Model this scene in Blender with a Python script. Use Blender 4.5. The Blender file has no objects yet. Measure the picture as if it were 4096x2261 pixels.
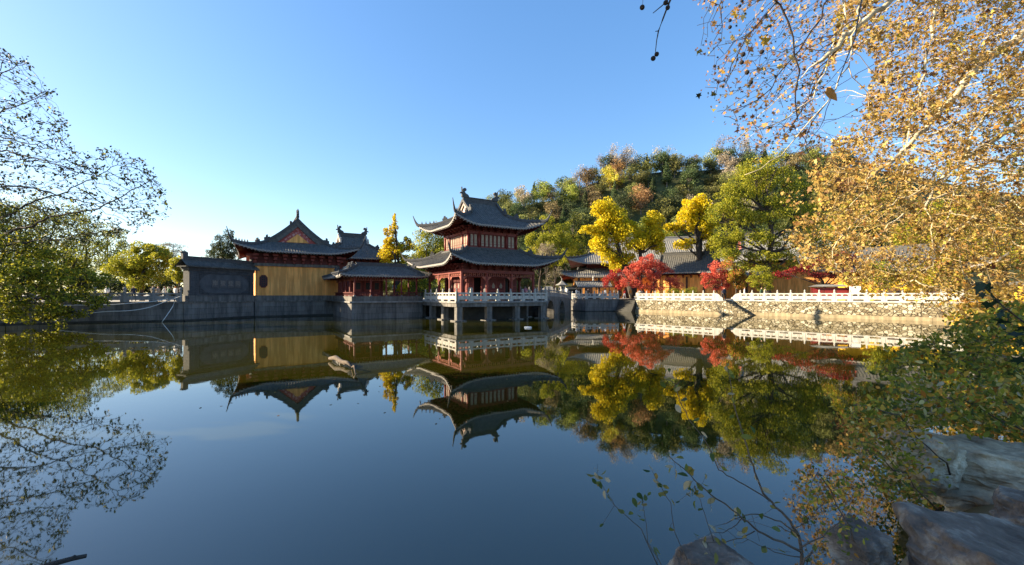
import bpy, bmesh, math, random
import numpy as np
from mathutils import Vector, Matrix, noise as mnoise
from mathutils.geometry import tessellate_polygon

random.seed(7)
rng = np.random.default_rng(7)
SC = bpy.context.scene
COL = SC.collection

# ------------------------------------------------------------------ camera, sky, sun, exposure
F = 1707.0          # focal length in pixels of the 4096 px wide photograph
HY = 1179.0         # row of the horizon
EYE = 2.7           # camera height above the water
cam_d = bpy.data.cameras.new("camera"); cam = bpy.data.objects.new("camera", cam_d); COL.objects.link(cam)
cam.location = (0, 0, EYE); cam.rotation_euler = (math.radians(90), 0, 0)
cam_d.sensor_width = 36.0; cam_d.lens = 36.0 * F / 4096
cam_d.shift_y = (HY - 1130.5) / 4096
cam_d.clip_start = 0.05; cam_d.clip_end = 3000
SC.camera = cam

SUN_EL = math.radians(20)
SUN_AZ = math.radians(-89)          # measured from +Y towards +X
sx, sy, sz = math.sin(SUN_AZ) * math.cos(SUN_EL), math.cos(SUN_AZ) * math.cos(SUN_EL), math.sin(SUN_EL)
world = bpy.data.worlds.new("World"); SC.world = world; world.use_nodes = True
wn = world.node_tree; wn.nodes.clear()
sky = wn.nodes.new('ShaderNodeTexSky'); sky.sky_type = 'NISHITA'; sky.sun_disc = False
sky.sun_elevation = SUN_EL; sky.sun_rotation = SUN_AZ
sky.air_density = 1.0; sky.dust_density = 0.6; sky.ozone_density = 2.6; sky.altitude = 0
hs = wn.nodes.new('ShaderNodeHueSaturation'); hs.inputs['Saturation'].default_value = 1.45; hs.inputs['Hue'].default_value = .508
gm = wn.nodes.new('ShaderNodeGamma'); gm.inputs['Gamma'].default_value = .68
bg = wn.nodes.new('ShaderNodeBackground'); bg.inputs['Strength'].default_value = 0.1
wo = wn.nodes.new('ShaderNodeOutputWorld')
wn.links.new(sky.outputs[0], gm.inputs['Color']); wn.links.new(gm.outputs[0], hs.inputs['Color']); wn.links.new(hs.outputs[0], bg.inputs[0]); wn.links.new(bg.outputs[0], wo.inputs[0])

sl = bpy.data.lights.new("sun", 'SUN'); sl.energy = 3.9; sl.angle = math.radians(0.5); sl.color = (1.0, 0.82, 0.56)
so = bpy.data.objects.new("sun", sl); COL.objects.link(so)
so.rotation_euler = Vector((sx, sy, sz)).to_track_quat('Z', 'Y').to_euler()

SC.view_settings.view_transform = 'Standard'; SC.view_settings.look = 'None'
SC.view_settings.exposure = 2.22; SC.view_settings.gamma = 1.0
SC.render.engine = 'CYCLES'
SC.cycles.max_bounces = 6; SC.cycles.diffuse_bounces = 3; SC.cycles.glossy_bounces = 3; SC.cycles.transmission_bounces = 3
SC.cycles.sample_clamp_indirect = 6.0
SC.cycles.use_denoising = True


def PT(px, py, Y):
    """the point at depth Y seen at pixel (px, py) of the photograph"""
    return Vector(((px - 2048) / F * Y, Y, EYE - (py - HY) / F * Y))


# ------------------------------------------------------------------ materials
def newmat(name):
    m = bpy.data.materials.new(name); m.use_nodes = True
    nt = m.node_tree; b = nt.nodes['Principled BSDF']
    return m, nt, b


def nd(nt, typ, **kw):
    n = nt.nodes.new(typ)
    for k, v in kw.items():
        if k in n.inputs.keys() if hasattr(n.inputs, 'keys') else False:
            n.inputs[k].default_value = v
        else:
            setattr(n, k, v)
    return n


def ramp(nt, stops):
    r = nt.nodes.new('ShaderNodeValToRGB')
    e = r.color_ramp.elements
    while len(e) < len(stops): e.new(0.5)
    for i, (p, c) in enumerate(stops):
        e[i].position = p; e[i].color = (*c, 1)
    return r


def rough_mat(name, c1, c2, scale=1.0, rough=0.8, bump=0.0, bscale=None, c3=None, streak=0.0, spec=0.3):
    """a matt material with two-scale noise variation, optional vertical streaks of dirt and a bump"""
    m, nt, b = newmat(name)
    tc = nd(nt, 'ShaderNodeTexCoord')
    n1 = nd(nt, 'ShaderNodeTexNoise'); n1.inputs['Scale'].default_value = scale; n1.inputs['Detail'].default_value = 6; n1.inputs['Roughness'].default_value = 0.65
    nt.links.new(tc.outputs['Object'], n1.inputs['Vector'])
    stops = [(0.32, c1), (0.68, c2)] if c3 is None else [(0.3, c1), (0.52, c2), (0.72, c3)]
    r = ramp(nt, stops); nt.links.new(n1.outputs['Fac'], r.inputs['Fac'])
    col = r.outputs['Color']
    if streak > 0:
        mp = nd(nt, 'ShaderNodeMapping'); mp.inputs['Scale'].default_value = (2.2, 2.2, 0.22)
        nt.links.new(tc.outputs['Object'], mp.inputs['Vector'])
        n2 = nd(nt, 'ShaderNodeTexNoise'); n2.inputs['Scale'].default_value = 1.4; n2.inputs['Detail'].default_value = 5
        nt.links.new(mp.outputs[0], n2.inputs['Vector'])
        r2 = ramp(nt, [(0.42, (1 - streak,) * 3), (0.62, (1, 1, 1))]); nt.links.new(n2.outputs['Fac'], r2.inputs['Fac'])
        mx = nd(nt, 'ShaderNodeMix'); mx.data_type = 'RGBA'; mx.blend_type = 'MULTIPLY'; mx.inputs['Factor'].default_value = 1.0
        nt.links.new(col, mx.inputs['A']); nt.links.new(r2.outputs['Color'], mx.inputs['B'])
        col = mx.outputs['Result']
    nt.links.new(col, b.inputs['Base Color'])
    b.inputs['Roughness'].default_value = rough
    b.inputs['Specular IOR Level'].default_value = spec
    if bump > 0:
        n3 = nd(nt, 'ShaderNodeTexNoise'); n3.inputs['Scale'].default_value = bscale or scale * 6; n3.inputs['Detail'].default_value = 8
        nt.links.new(tc.outputs['Object'], n3.inputs['Vector'])
        bp = nd(nt, 'ShaderNodeBump'); bp.inputs['Strength'].default_value = bump; bp.inputs['Distance'].default_value = 0.05
        nt.links.new(n3.outputs['Fac'], bp.inputs['Height']); nt.links.new(bp.outputs[0], b.inputs['Normal'])
    return m


def block_mat(name, c1, c2, mortar, bw, bh, streak=0.4, msize=0.012, rough=0.85, axis='XZ'):
    """coursed stone or brick: Brick texture laid over the wall's own x/z plane"""
    m, nt, b = newmat(name)
    tc = nd(nt, 'ShaderNodeTexCoord')
    sp = nd(nt, 'ShaderNodeSeparateXYZ'); cb = nd(nt, 'ShaderNodeCombineXYZ')
    nt.links.new(tc.outputs['Object'], sp.inputs[0])
    ad = nd(nt, 'ShaderNodeMath'); ad.operation = 'ADD'
    nt.links.new(sp.outputs['X'], ad.inputs[0]); nt.links.new(sp.outputs['Y'], ad.inputs[1])
    nt.links.new(ad.outputs[0], cb.inputs['X']); nt.links.new(sp.outputs['Z'], cb.inputs['Y'])
    bt = nd(nt, 'ShaderNodeTexBrick'); bt.inputs['Scale'].default_value = 1.0
    bt.inputs['Brick Width'].default_value = bw; bt.inputs['Row Height'].default_value = bh
    bt.inputs['Mortar Size'].default_value = msize
    bt.inputs['Color1'].default_value = (*c1, 1); bt.inputs['Color2'].default_value = (*c2, 1); bt.inputs['Mortar'].default_value = (*mortar, 1)
    nt.links.new(cb.outputs[0], bt.inputs['Vector'])
    mp = nd(nt, 'ShaderNodeMapping'); mp.inputs['Scale'].default_value = (1.6, 1.6, 0.25); nt.links.new(tc.outputs['Object'], mp.inputs['Vector'])
    n2 = nd(nt, 'ShaderNodeTexNoise'); n2.inputs['Scale'].default_value = 1.1; n2.inputs['Detail'].default_value = 7; n2.inputs['Roughness'].default_value = 0.7
    nt.links.new(mp.outputs[0], n2.inputs['Vector'])
    r2 = ramp(nt, [(0.38, (1 - streak,) * 3), (0.6, (1, 1, 1))]); nt.links.new(n2.outputs['Fac'], r2.inputs['Fac'])
    mx = nd(nt, 'ShaderNodeMix'); mx.data_type = 'RGBA'; mx.blend_type = 'MULTIPLY'; mx.inputs['Factor'].default_value = 1.0
    nt.links.new(bt.outputs['Color'], mx.inputs['A']); nt.links.new(r2.outputs['Color'], mx.inputs['B'])
    nt.links.new(mx.outputs['Result'], b.inputs['Base Color']); b.inputs['Roughness'].default_value = rough
    bp = nd(nt, 'ShaderNodeBump'); bp.inputs['Strength'].default_value = 0.5; bp.inputs['Distance'].default_value = 0.03; bp.invert = True
    nt.links.new(bt.outputs['Fac'], bp.inputs['Height']); nt.links.new(bp.outputs[0], b.inputs['Normal'])
    return m


def rubble_mat(name):
    m, nt, b = newmat(name)
    tc = nd(nt, 'ShaderNodeTexCoord')
    nz = nd(nt, 'ShaderNodeTexNoise'); nz.inputs['Scale'].default_value = 2.2; nt.links.new(tc.outputs['Object'], nz.inputs['Vector'])
    vm = nd(nt, 'ShaderNodeVectorMath'); vm.operation = 'MULTIPLY_ADD'; vm.inputs[1].default_value = (.22, .22, .22)
    nt.links.new(nz.outputs['Color'], vm.inputs[0]); nt.links.new(tc.outputs['Object'], vm.inputs[2])
    mp = nd(nt, 'ShaderNodeMapping'); mp.inputs['Scale'].default_value = (2.6, 2.6, 3.6); nt.links.new(vm.outputs[0], mp.inputs['Vector'])
    v1 = nd(nt, 'ShaderNodeTexVoronoi'); v1.inputs['Scale'].default_value = 1.0; nt.links.new(mp.outputs[0], v1.inputs['Vector'])
    v2 = nd(nt, 'ShaderNodeTexVoronoi'); v2.feature = 'DISTANCE_TO_EDGE'; v2.inputs['Scale'].default_value = 1.0; nt.links.new(mp.outputs[0], v2.inputs['Vector'])
    sp = nd(nt, 'ShaderNodeSeparateColor'); nt.links.new(v1.outputs['Color'], sp.inputs[0])
    r = ramp(nt, [(0.0, (.14, .11, .065)), (0.3, (.27, .235, .155)), (0.55, (.21, .175, .105)), (0.75, (.37, .335, .25)), (1.0, (.56, .52, .4))]); nt.links.new(sp.outputs[0], r.inputs['Fac'])
    r2 = ramp(nt, [(0.02, (.14, .12, .08)), (0.09, (1, 1, 1))]); nt.links.new(v2.outputs['Distance'], r2.inputs['Fac'])
    mx = nd(nt, 'ShaderNodeMix'); mx.data_type = 'RGBA'; mx.blend_type = 'MULTIPLY'; mx.inputs['Factor'].default_value = 1.0
    nt.links.new(r.outputs['Color'], mx.inputs['A']); nt.links.new(r2.outputs['Color'], mx.inputs['B'])
    n2 = nd(nt, 'ShaderNodeTexNoise'); n2.inputs['Scale'].default_value = 9; n2.inputs['Detail'].default_value = 6; nt.links.new(tc.outputs['Object'], n2.inputs['Vector'])
    r3 = ramp(nt, [(0.3, (.65, .62, .55)), (0.7, (1, 1, 1))]); nt.links.new(n2.outputs['Fac'], r3.inputs['Fac'])
    mx2 = nd(nt, 'ShaderNodeMix'); mx2.data_type = 'RGBA'; mx2.blend_type = 'MULTIPLY'; mx2.inputs['Factor'].default_value = 1.0
    nt.links.new(mx.outputs['Result'], mx2.inputs['A']); nt.links.new(r3.outputs['Color'], mx2.inputs['B'])
    nt.links.new(mx2.outputs['Result'], b.inputs['Base Color']); b.inputs['Roughness'].default_value = 0.9
    bp = nd(nt, 'ShaderNodeBump'); bp.inputs['Strength'].default_value = 0.8; bp.inputs['Distance'].default_value = 0.08
    nt.links.new(r2.outputs['Color'], bp.inputs['Height']); nt.links.new(bp.outputs[0], b.inputs['Normal'])
    return m


def leaf_mat(name, stops, trans=0.35, obj_var=0.0, rough=0.6):
    """leaves: each leaf takes its own colour from the ramp; part of the light passes through"""
    m = bpy.data.materials.new(name); m.use_nodes = True
    nt = m.node_tree; nt.nodes.clear()
    g = nd(nt, 'ShaderNodeNewGeometry')
    fac = g.outputs['Random Per Island']
    r = ramp(nt, [(p, tuple(x * .8 for x in q)) for p, q in stops]); nt.links.new(fac, r.inputs['Fac'])
    col = r.outputs['Color']
    if obj_var > 0:
        oi = nd(nt, 'ShaderNodeObjectInfo')
        hsv = nd(nt, 'ShaderNodeHueSaturation')
        mr = nd(nt, 'ShaderNodeMapRange'); mr.inputs['To Min'].default_value = 1 - obj_var; mr.inputs['To Max'].default_value = 1 + obj_var
        nt.links.new(oi.outputs['Random'], mr.inputs['Value']); nt.links.new(mr.outputs[0], hsv.inputs['Value'])
        ml = nd(nt, 'ShaderNodeMath'); ml.operation = 'MULTIPLY_ADD'; ml.inputs[1].default_value = 0.03; ml.inputs[2].default_value = 0.485
        nt.links.new(oi.outputs['Random'], ml.inputs[0]); nt.links.new(ml.outputs[0], hsv.inputs['Hue'])
        nt.links.new(col, hsv.inputs['Color']); col = hsv.outputs[0]
    d = nd(nt, 'ShaderNodeBsdfPrincipled'); d.inputs['Roughness'].default_value = rough; d.inputs['Specular IOR Level'].default_value = 0.25
    nt.links.new(col, d.inputs['Base Color'])
    t = nd(nt, 'ShaderNodeBsdfTranslucent'); nt.links.new(col, t.inputs['Color'])
    mix = nd(nt, 'ShaderNodeMixShader'); mix.inputs[0].default_value = trans
    nt.links.new(d.outputs[0], mix.inputs[1]); nt.links.new(t.outputs[0], mix.inputs[2])
    out = nd(nt, 'ShaderNodeOutputMaterial'); nt.links.new(mix.outputs[0], out.inputs[0])
    return m


M = {}
M['tile'] = rough_mat('grey_roof_tile', (.05, .05, .049), (.092, .09, .083), 3.0, .75, .3, 14, c3=(.15, .143, .13))
M['tile_pale'] = rough_mat('pale_roof_tile', (.13, .13, .12), (.2, .195, .18), 2.0, .8, .3, 14, c3=(.26, .25, .23))  # paler grey than the main roof tile
M['ridge'] = rough_mat('ridge_tile', (.05, .052, .055), (.09, .09, .09), 4, .8, .2)
M['ridge_pale'] = rough_mat('pale_ridge_plaster', (.3, .28, .25), (.5, .47, .42), 4, .8)
M['tile_end'] = rough_mat('tile_end', (.16, .15, .14), (.34, .32, .3), 9, .8)
M['red'] = rough_mat('red_painted_wood', (.13, .017, .014), (.2, .03, .02), 2.5, .55, .1, 30, spec=.4)
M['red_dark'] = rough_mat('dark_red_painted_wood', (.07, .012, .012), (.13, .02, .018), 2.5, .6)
M['red_soft'] = rough_mat('lit_red_wood', (.26, .075, .05), (.38, .12, .08), 2.5, .6)  # lighter red: sunlight on the fret valances put into the colour
M['dark_wood'] = rough_mat('dark_wood', (.02, .012, .012), (.045, .025, .022), 3, .6)
M['black'] = rough_mat('interior_darkness', (.008, .009, .012), (.018, .018, .022), 2, .5)  # near-black colour stands for the darkness inside openings
M['window'] = rough_mat('papered_window', (.3, .24, .17), (.5, .42, .32), 3, .5, streak=.3)
M['yellow'] = rough_mat('yellow_plaster', (.9, .385, .1), (.97, .47, .14), .9, .85, .15, 20, streak=.35)
M['yellow_bright'] = rough_mat('bright_yellow_plaster', (.72, .42, .025), (.85, .52, .045), 1.2, .85, streak=.15)
M['gable'] = rough_mat('peeling_red_gable', (.28, .05, .045), (.36, .09, .08), 3.2, .8, c3=(.62, .5, .46))
M['gable_pale'] = rough_mat('pale_gable_plaster', (.42, .3, .25), (.6, .45, .38), 2.0, .8)  # pale tone, used on both gable ends
M['stone'] = block_mat('grey_stone_blocks', (.15, .14, .13), (.2, .185, .17), (.065, .06, .055), 1.5, .62, .55)
M['stone_plain'] = rough_mat('grey_stone', (.12, .112, .104), (.21, .195, .175), 1.6, .85, .25, 14, streak=.4)
M['stone_dark'] = rough_mat('wet_and_shaded_stone', (.02, .02, .018), (.05, .048, .042), 1.6, .7, .25, 10)  # wet footings; on the corner steps the shade is put into this colour
M['stone_warm'] = rough_mat('warm_footing_stone', (.24, .19, .11), (.34, .28, .18), 1.4, .85, .2, 12, streak=.3)
M['marble'] = rough_mat('white_marble', (.36, .345, .31), (.5, .48, .43), 2.2, .6, .15, 18, streak=.25)
M['marble_grey'] = rough_mat('grey_marble', (.2, .195, .19), (.3, .29, .275), 2.2, .7, .15, 18, streak=.3)
M['brick'] = block_mat('dark_grey_brick', (.055, .057, .062), (.085, .085, .09), (.04, .04, .043), .32, .09, .35, .006)
M['brick_panel'] = rough_mat('grey_screen_panel', (.055, .058, .064), (.1, .103, .11), 1.3, .85, .2, 10)
M['plaque'] = rough_mat('stone_plaque', (.085, .078, .08), (.11, .105, .105), 3, .8)
M['char'] = rough_mat('worn_gilt_character', (.16, .14, .12), (.26, .23, .19), 6, .7)
M['rubble'] = rubble_mat('rubble_masonry')
M['paving'] = block_mat('plaza_paving', (.3, .28, .25), (.38, .36, .32), (.2, .19, .17), .9, .9, .3)
M['earth'] = rough_mat('leafy_earth', (.09, .065, .035), (.2, .15, .08), .35, .95, .4, 5, c3=(.12, .13, .05))
M['hillside'] = rough_mat('hill_undergrowth', (.045, .055, .02), (.09, .095, .035), .4, .95, .5, 3)
M['bark'] = rough_mat('dark_bark', (.03, .024, .02), (.07, .058, .048), 7, .9, .5, 25)
M['bark_grey'] = rough_mat('grey_bark', (.1, .09, .078), (.2, .18, .16), 6, .9, .4, 25)
M['bark_plane'] = rough_mat('mottled_cream_bark', (.2, .15, .09), (.48, .42, .28), 3.5, .85, .2, 15, c3=(.66, .6, .44))
M['twig'] = rough_mat('brown_twig', (.06, .045, .035), (.13, .1, .075), 6, .85)
M['twig_dark'] = rough_mat('unlit_plane_twig', (.014, .01, .009), (.034, .024, .02), 6, .9)  # dark bark colour makes the left plane limbs look out of the sun
M['twig_pale'] = rough_mat('pale_plane_twig', (.26, .19, .1), (.48, .38, .22), 6, .85)
M['seed'] = rough_mat('brown_seed_ball', (.022, .018, .018), (.05, .038, .032), 30, .9, .8, 90)
M['rope'] = rough_mat('white_hose', (.55, .55, .52), (.65, .65, .62), 5, .6)
M['rock'] = rough_mat('dark_weathered_rock', (.055, .041, .031), (.15, .115, .088), 3.2, .9, 1.0, 9, c3=(.42, .36, .28))
M['rock_pale'] = rough_mat('pale_limestone', (.12, .09, .06), (.42, .34, .23), 2.6, .9, 1.0, 7, c3=(.7, .6, .43))
M['skin'] = rough_mat('skin', (.42, .25, .18), (.46, .28, .2), 4, .6)
M['hair'] = rough_mat('black_hair', (.012, .01, .01), (.022, .018, .016), 9, .6)
for nm, c in dict(white=(.72, .72, .7), navy=(.02, .025, .05), black=(.015, .015, .017), blue=(.08, .16, .34), pink=(.55, .2, .24), grey=(.2, .2, .21),
                  orange=(.6, .26, .07), red=(.4, .04, .04), khaki=(.3, .25, .16), green=(.06, .12, .07)).items():
    M['cloth_' + nm] = rough_mat(nm + '_cloth', tuple(x * .85 for x in c), tuple(min(1, x * 1.1) for x in c), 12, .85)
M['sign_red'] = rough_mat('red_board', (.2, .018, .018), (.26, .03, .028), 3, .6)

L = {}
L['ginkgo'] = leaf_mat('yellow_ginkgo_leaf', [(0, (.6, .46, .012)), (.35, (.92, .7, .014)), (.7, (1.0, .78, .025)), (1, (.75, .68, .03))], .48)
L['ginkgo_green'] = leaf_mat('lime_ginkgo_leaf', [(0, (.35, .34, .02)), (.5, (.56, .48, .02)), (1, (.68, .58, .03))], .4)
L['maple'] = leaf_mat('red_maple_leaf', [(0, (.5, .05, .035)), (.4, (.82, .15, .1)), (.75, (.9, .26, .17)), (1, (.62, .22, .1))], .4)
L['maple_dark'] = leaf_mat('shaded_maple_leaf', [(0, (.1, .008, .01)), (.5, (.22, .018, .018)), (1, (.16, .012, .012))], .25)  # darker copy of the deep red leaf, shade put into the colour
L['maple_deep'] = leaf_mat('deep_red_maple_leaf', [(0, (.3, .015, .016)), (.5, (.6, .045, .04)), (1, (.42, .03, .03))], .35)
L['green'] = leaf_mat('olive_green_leaf', [(0, (.11, .15, .014)), (.4, (.28, .32, .022)), (.8, (.47, .46, .03)), (1, (.62, .55, .045))], .45)
L['camphor'] = leaf_mat('dark_green_leaf', [(0, (.05, .075, .016)), (.5, (.12, .15, .022)), (.8, (.24, .25, .028)), (1, (.65, .56, .045))], .42)
L['dark'] = leaf_mat('deep_green_leaf', [(0, (.016, .028, .014)), (.6, (.035, .052, .022)), (1, (.07, .085, .03))], .25)
L['juniper'] = leaf_mat('juniper_needles', [(0, (.025, .05, .022)), (.6, (.06, .09, .03)), (1, (.16, .17, .04))], .2)
L['willow'] = leaf_mat('yellow_green_leaf', [(0, (.2, .22, .018)), (.5, (.42, .41, .035)), (1, (.6, .53, .06))], .48)
L['orange'] = leaf_mat('orange_leaf', [(0, (.3, .12, .02)), (.5, (.55, .28, .04)), (1, (.6, .42, .06))], .35)
L['plane'] = leaf_mat('golden_plane_leaf', [(0, (.22, .12, .03)), (.25, (.42, .26, .06)), (.6, (.6, .40, .11)), (.85, (.66, .51, .18)), (1, (.2, .09, .03))], .38)
L['plane_olive'] = leaf_mat('olive_plane_leaf', [(0, (.22, .17, .03)), (.5, (.44, .36, .06)), (1, (.6, .5, .12))], .4)
L['plane_dry'] = leaf_mat('dry_brown_plane_leaf', [(0, (.11, .05, .025)), (.4, (.3, .15, .06)), (.7, (.56, .34, .12)), (.9, (.6, .25, .04)), (1, (.5, .44, .06))], .35)
L['silhouette'] = leaf_mat('backlit_dark_leaf', [(0, (.02, .026, .012)), (.6, (.045, .055, .02)), (.9, (.1, .1, .02)), (1, (.25, .2, .03))], .25)  # dark green leaf, darkened in colour as if seen against the light
L['bush'] = leaf_mat('autumn_bush_leaf', [(0, (.09, .115, .015)), (.4, (.2, .24, .03)), (.72, (.36, .36, .04)), (.92, (.6, .42, .06)), (1, (.7, .64, .28))], .45)
L['sapling'] = leaf_mat('sapling_leaf', [(0, (.05, .1, .025)), (.4, (.18, .22, .05)), (.7, (.34, .24, .05)), (1, (.55, .5, .36))], .4)
L['sprig'] = leaf_mat('dark_glossy_leaf', [(0, (.008, .024, .016)), (1, (.018, .05, .026))], .15)
HILLC = {
    'dark': [(0, (.018, .03, .014)), (.6, (.038, .055, .02)), (1, (.07, .085, .028))],
    'olive': [(0, (.05, .055, .018)), (.6, (.095, .1, .028)), (1, (.15, .145, .04))],
    'lime': [(0, (.07, .095, .018)), (.6, (.15, .17, .03)), (1, (.24, .23, .04))],
    'brown': [(0, (.06, .045, .022)), (.6, (.11, .08, .038)), (1, (.16, .12, .055))],
    'russet': [(0, (.1, .05, .025)), (.6, (.19, .1, .045)), (1, (.26, .15, .07))],
    'gold': [(0, (.3, .16, .02)), (.6, (.48, .28, .03)), (1, (.55, .36, .06))],
    'grey': [(0, (.12, .1, .07)), (.6, (.2, .165, .115)), (1, (.26, .22, .16))],
}
for k, v in HILLC.items(): L['hill_' + k] = leaf_mat('hill_' + k + '_leaf', [(p, tuple(min(.7, c * 2.5) for c in q)) for p, q in v], .25, .3)


# water
def water_mat():
    m, nt, b = newmat('pond_water')
    b.inputs['Base Color'].default_value = (.075, .072, .004, 1)
    b.inputs['Roughness'].default_value = 0.02; b.inputs['IOR'].default_value = 1.85
    b.inputs['Specular IOR Level'].default_value = 0.5
    tc = nd(nt, 'ShaderNodeTexCoord')
    n1 = nd(nt, 'ShaderNodeTexNoise'); n1.inputs['Scale'].default_value = 1.6; n1.inputs['Detail'].default_value = 2
    nt.links.new(tc.outputs['Object'], n1.inputs['Vector'])
    bp = nd(nt, 'ShaderNodeBump'); bp.inputs['Strength'].default_value = 0.02; bp.inputs['Distance'].default_value = 0.04
    nt.links.new(n1.outputs['Fac'], bp.inputs['Height']); nt.links.new(bp.outputs[0], b.inputs['Normal'])
    n2 = nd(nt, 'ShaderNodeTexNoise'); n2.inputs['Scale'].default_value = 0.12; n2.inputs['Detail'].default_value = 5
    nt.links.new(tc.outputs['Object'], n2.inputs['Vector'])
    r = ramp(nt, [(.35, (.02, .021, .002)), (.65, (.028, .027, .0025))]); nt.links.new(n2.outputs['Fac'], r.inputs['Fac'])
    nt.links.new(r.outputs['Color'], b.inputs['Base Color'])
    return m


M['water'] = water_mat()


# ------------------------------------------------------------------ mesh helpers
class MB:
    def __init__(s): s.v = []; s.f = []; s.m = []
    def add(s, vs, fs, mi=0):
        n = len(s.v); s.v.extend([tuple(x) for x in vs])
        s.f.extend([tuple(i + n for i in f) for f in fs]); s.m.extend([mi] * len(fs)); return s
    def box(s, x0, x1, y0, y1, z0, z1, mi=0, taper=1.0):
        cx, cy = (x0 + x1) / 2, (y0 + y1) / 2
        q = lambda x, y: (cx + (x - cx) * taper, cy + (y - cy) * taper)
        a, b, c, d = q(x0, y0), q(x1, y0), q(x1, y1), q(x0, y1)
        return s.add([(x0, y0, z0), (x1, y0, z0), (x1, y1, z0), (x0, y1, z0), (*a, z1), (*b, z1), (*c, z1), (*d, z1)],
                     [(3, 2, 1, 0), (4, 5, 6, 7), (0, 1, 5, 4), (1, 2, 6, 5), (2, 3, 7, 6), (3, 0, 4, 7)], mi)
    def cyl(s, x, y, prof, n=10, mi=0):
        """lathe: prof = [(radius, z), ...]"""
        vs = []; fs = []
        for r, z in prof:
            for k in range(n):
                a = 2 * math.pi * k / n; vs.append((x + r * math.cos(a), y + r * math.sin(a), z))
        for j in range(len(prof) - 1):
            for k in range(n):
                fs.append((j * n + k, j * n + (k + 1) % n, (j + 1) * n + (k + 1) % n, (j + 1) * n + k))
        fs.append(tuple(range(n - 1, -1, -1))); fs.append(tuple((len(prof) - 1) * n + k for k in range(n)))
        return s.add(vs, fs, mi)
    def tube(s, pts, rad, n=6, mi=0, sz=1.0):
        pts = [Vector(p) for p in pts]
        if not hasattr(rad, '__len__'): rad = [rad] * len(pts)
        vs = []; fs = []
        ref = Vector((0, 0, 1))
        for i, p in enumerate(pts):
            t = (pts[min(i + 1, len(pts) - 1)] - pts[max(i - 1, 0)])
            if t.length < 1e-7: t = Vector((0, 0, 1))
            t.normalize()
            r0 = ref if abs(t.dot(ref)) < .95 else Vector((1, 0, 0))
            a = t.cross(r0).normalized(); b = a.cross(t).normalized()
            for k in range(n):
                g = 2 * math.pi * (k + .5) / n
                vs.append(p + a * (math.cos(g) * rad[i]) + b * (math.sin(g) * rad[i] * sz))
        for j in range(len(pts) - 1):
            for k in range(n):
                fs.append((j * n + k, j * n + (k + 1) % n, (j + 1) * n + (k + 1) % n, (j + 1) * n + k))
        fs.append(tuple(range(n - 1, -1, -1))); fs.append(tuple((len(pts) - 1) * n + k for k in range(n)))
        return s.add(vs, fs, mi)
    def prism(s, outline, place, th, mi=0):
        """outline in 2D, place(a, b, c) maps outline a, b and thickness c in [-th/2, th/2] to 3D"""
        n = len(outline)
        vs = [place(a, b, -th / 2) for a, b in outline] + [place(a, b, th / 2) for a, b in outline]
        fs = [tuple(range(n - 1, -1, -1)), tuple(range(n, 2 * n))] + [(i, (i + 1) % n, n + (i + 1) % n, n + i) for i in range(n)]
        return s.add(vs, fs, mi)
    def build(s, name, mats, parent=None, smooth=False, loc=None, bevel=0.0):
        me = bpy.data.meshes.new(name); me.from_pydata(s.v, [], s.f)
        mats = mats if isinstance(mats, (list, tuple)) else [mats]
        for m in mats: me.materials.append(m)
        if len(mats) > 1: me.polygons.foreach_set('material_index', s.m)
        if smooth: me.polygons.foreach_set('use_smooth', [True] * len(me.polygons))
        bm = bmesh.new(); bm.from_mesh(me); bmesh.ops.recalc_face_normals(bm, faces=bm.faces); bm.to_mesh(me); bm.free()
        o = bpy.data.objects.new(name, me); COL.objects.link(o)
        if parent: o.parent = parent
        if loc: o.location = loc
        if bevel > 0:
            bv = o.modifiers.new('edge', 'BEVEL'); bv.width = bevel; bv.segments = 1; bv.limit_method = 'ANGLE'
        return o


def thing(name, label, cat, loc=(0, 0, 0), rotz=0.0, group=None, kind='thing'):
    o = bpy.data.objects.new(name, None); COL.objects.link(o); o.empty_display_size = .5
    o.location = loc; o.rotation_euler = (0, 0, rotz); tag(o, label, cat, group, kind); return o


def tag(o, label=None, cat=None, group=None, kind='thing'):
    if label: o['label'] = label
    if cat: o['category'] = cat
    if group: o['group'] = group
    if kind: o['kind'] = kind
    return o


def struct(o, kind='structure'): o['kind'] = kind; return o


def dup(src, loc, rotz=0.0, scale=1.0, label=None):
    r = src.copy(); COL.objects.link(r); r.location = loc; r.rotation_euler = (0, 0, rotz)
    r.scale = (scale,) * 3 if not hasattr(scale, '__len__') else scale
    if label: r['label'] = label
    for ch in list(src.children):
        c = ch.copy(); COL.objects.link(c); c.parent = r
        for g in list(ch.children):
            d = g.copy(); COL.objects.link(d); d.parent = c
    return r


SHAPES = {
    'kite': [(0, -.5), (.28, -.05), (0, .5), (-.28, -.05)],
    'oval': [(0, -.5), (.2, -.28), (.26, 0), (.16, .3), (0, .55), (-.16, .3), (-.26, 0), (-.2, -.28)],
    'fan': [(0, -.5), (.45, .2), (.2, .42), (0, .3), (-.2, .42), (-.45, .2)],
    'star': [(0, -.42), (.12, -.25), (.46, -.3), (.3, -.02), (.52, .24), (.2, .2), (0, .6), (-.2, .2), (-.52, .24), (-.3, -.02), (-.46, -.3), (-.12, -.25)],
}


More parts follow.
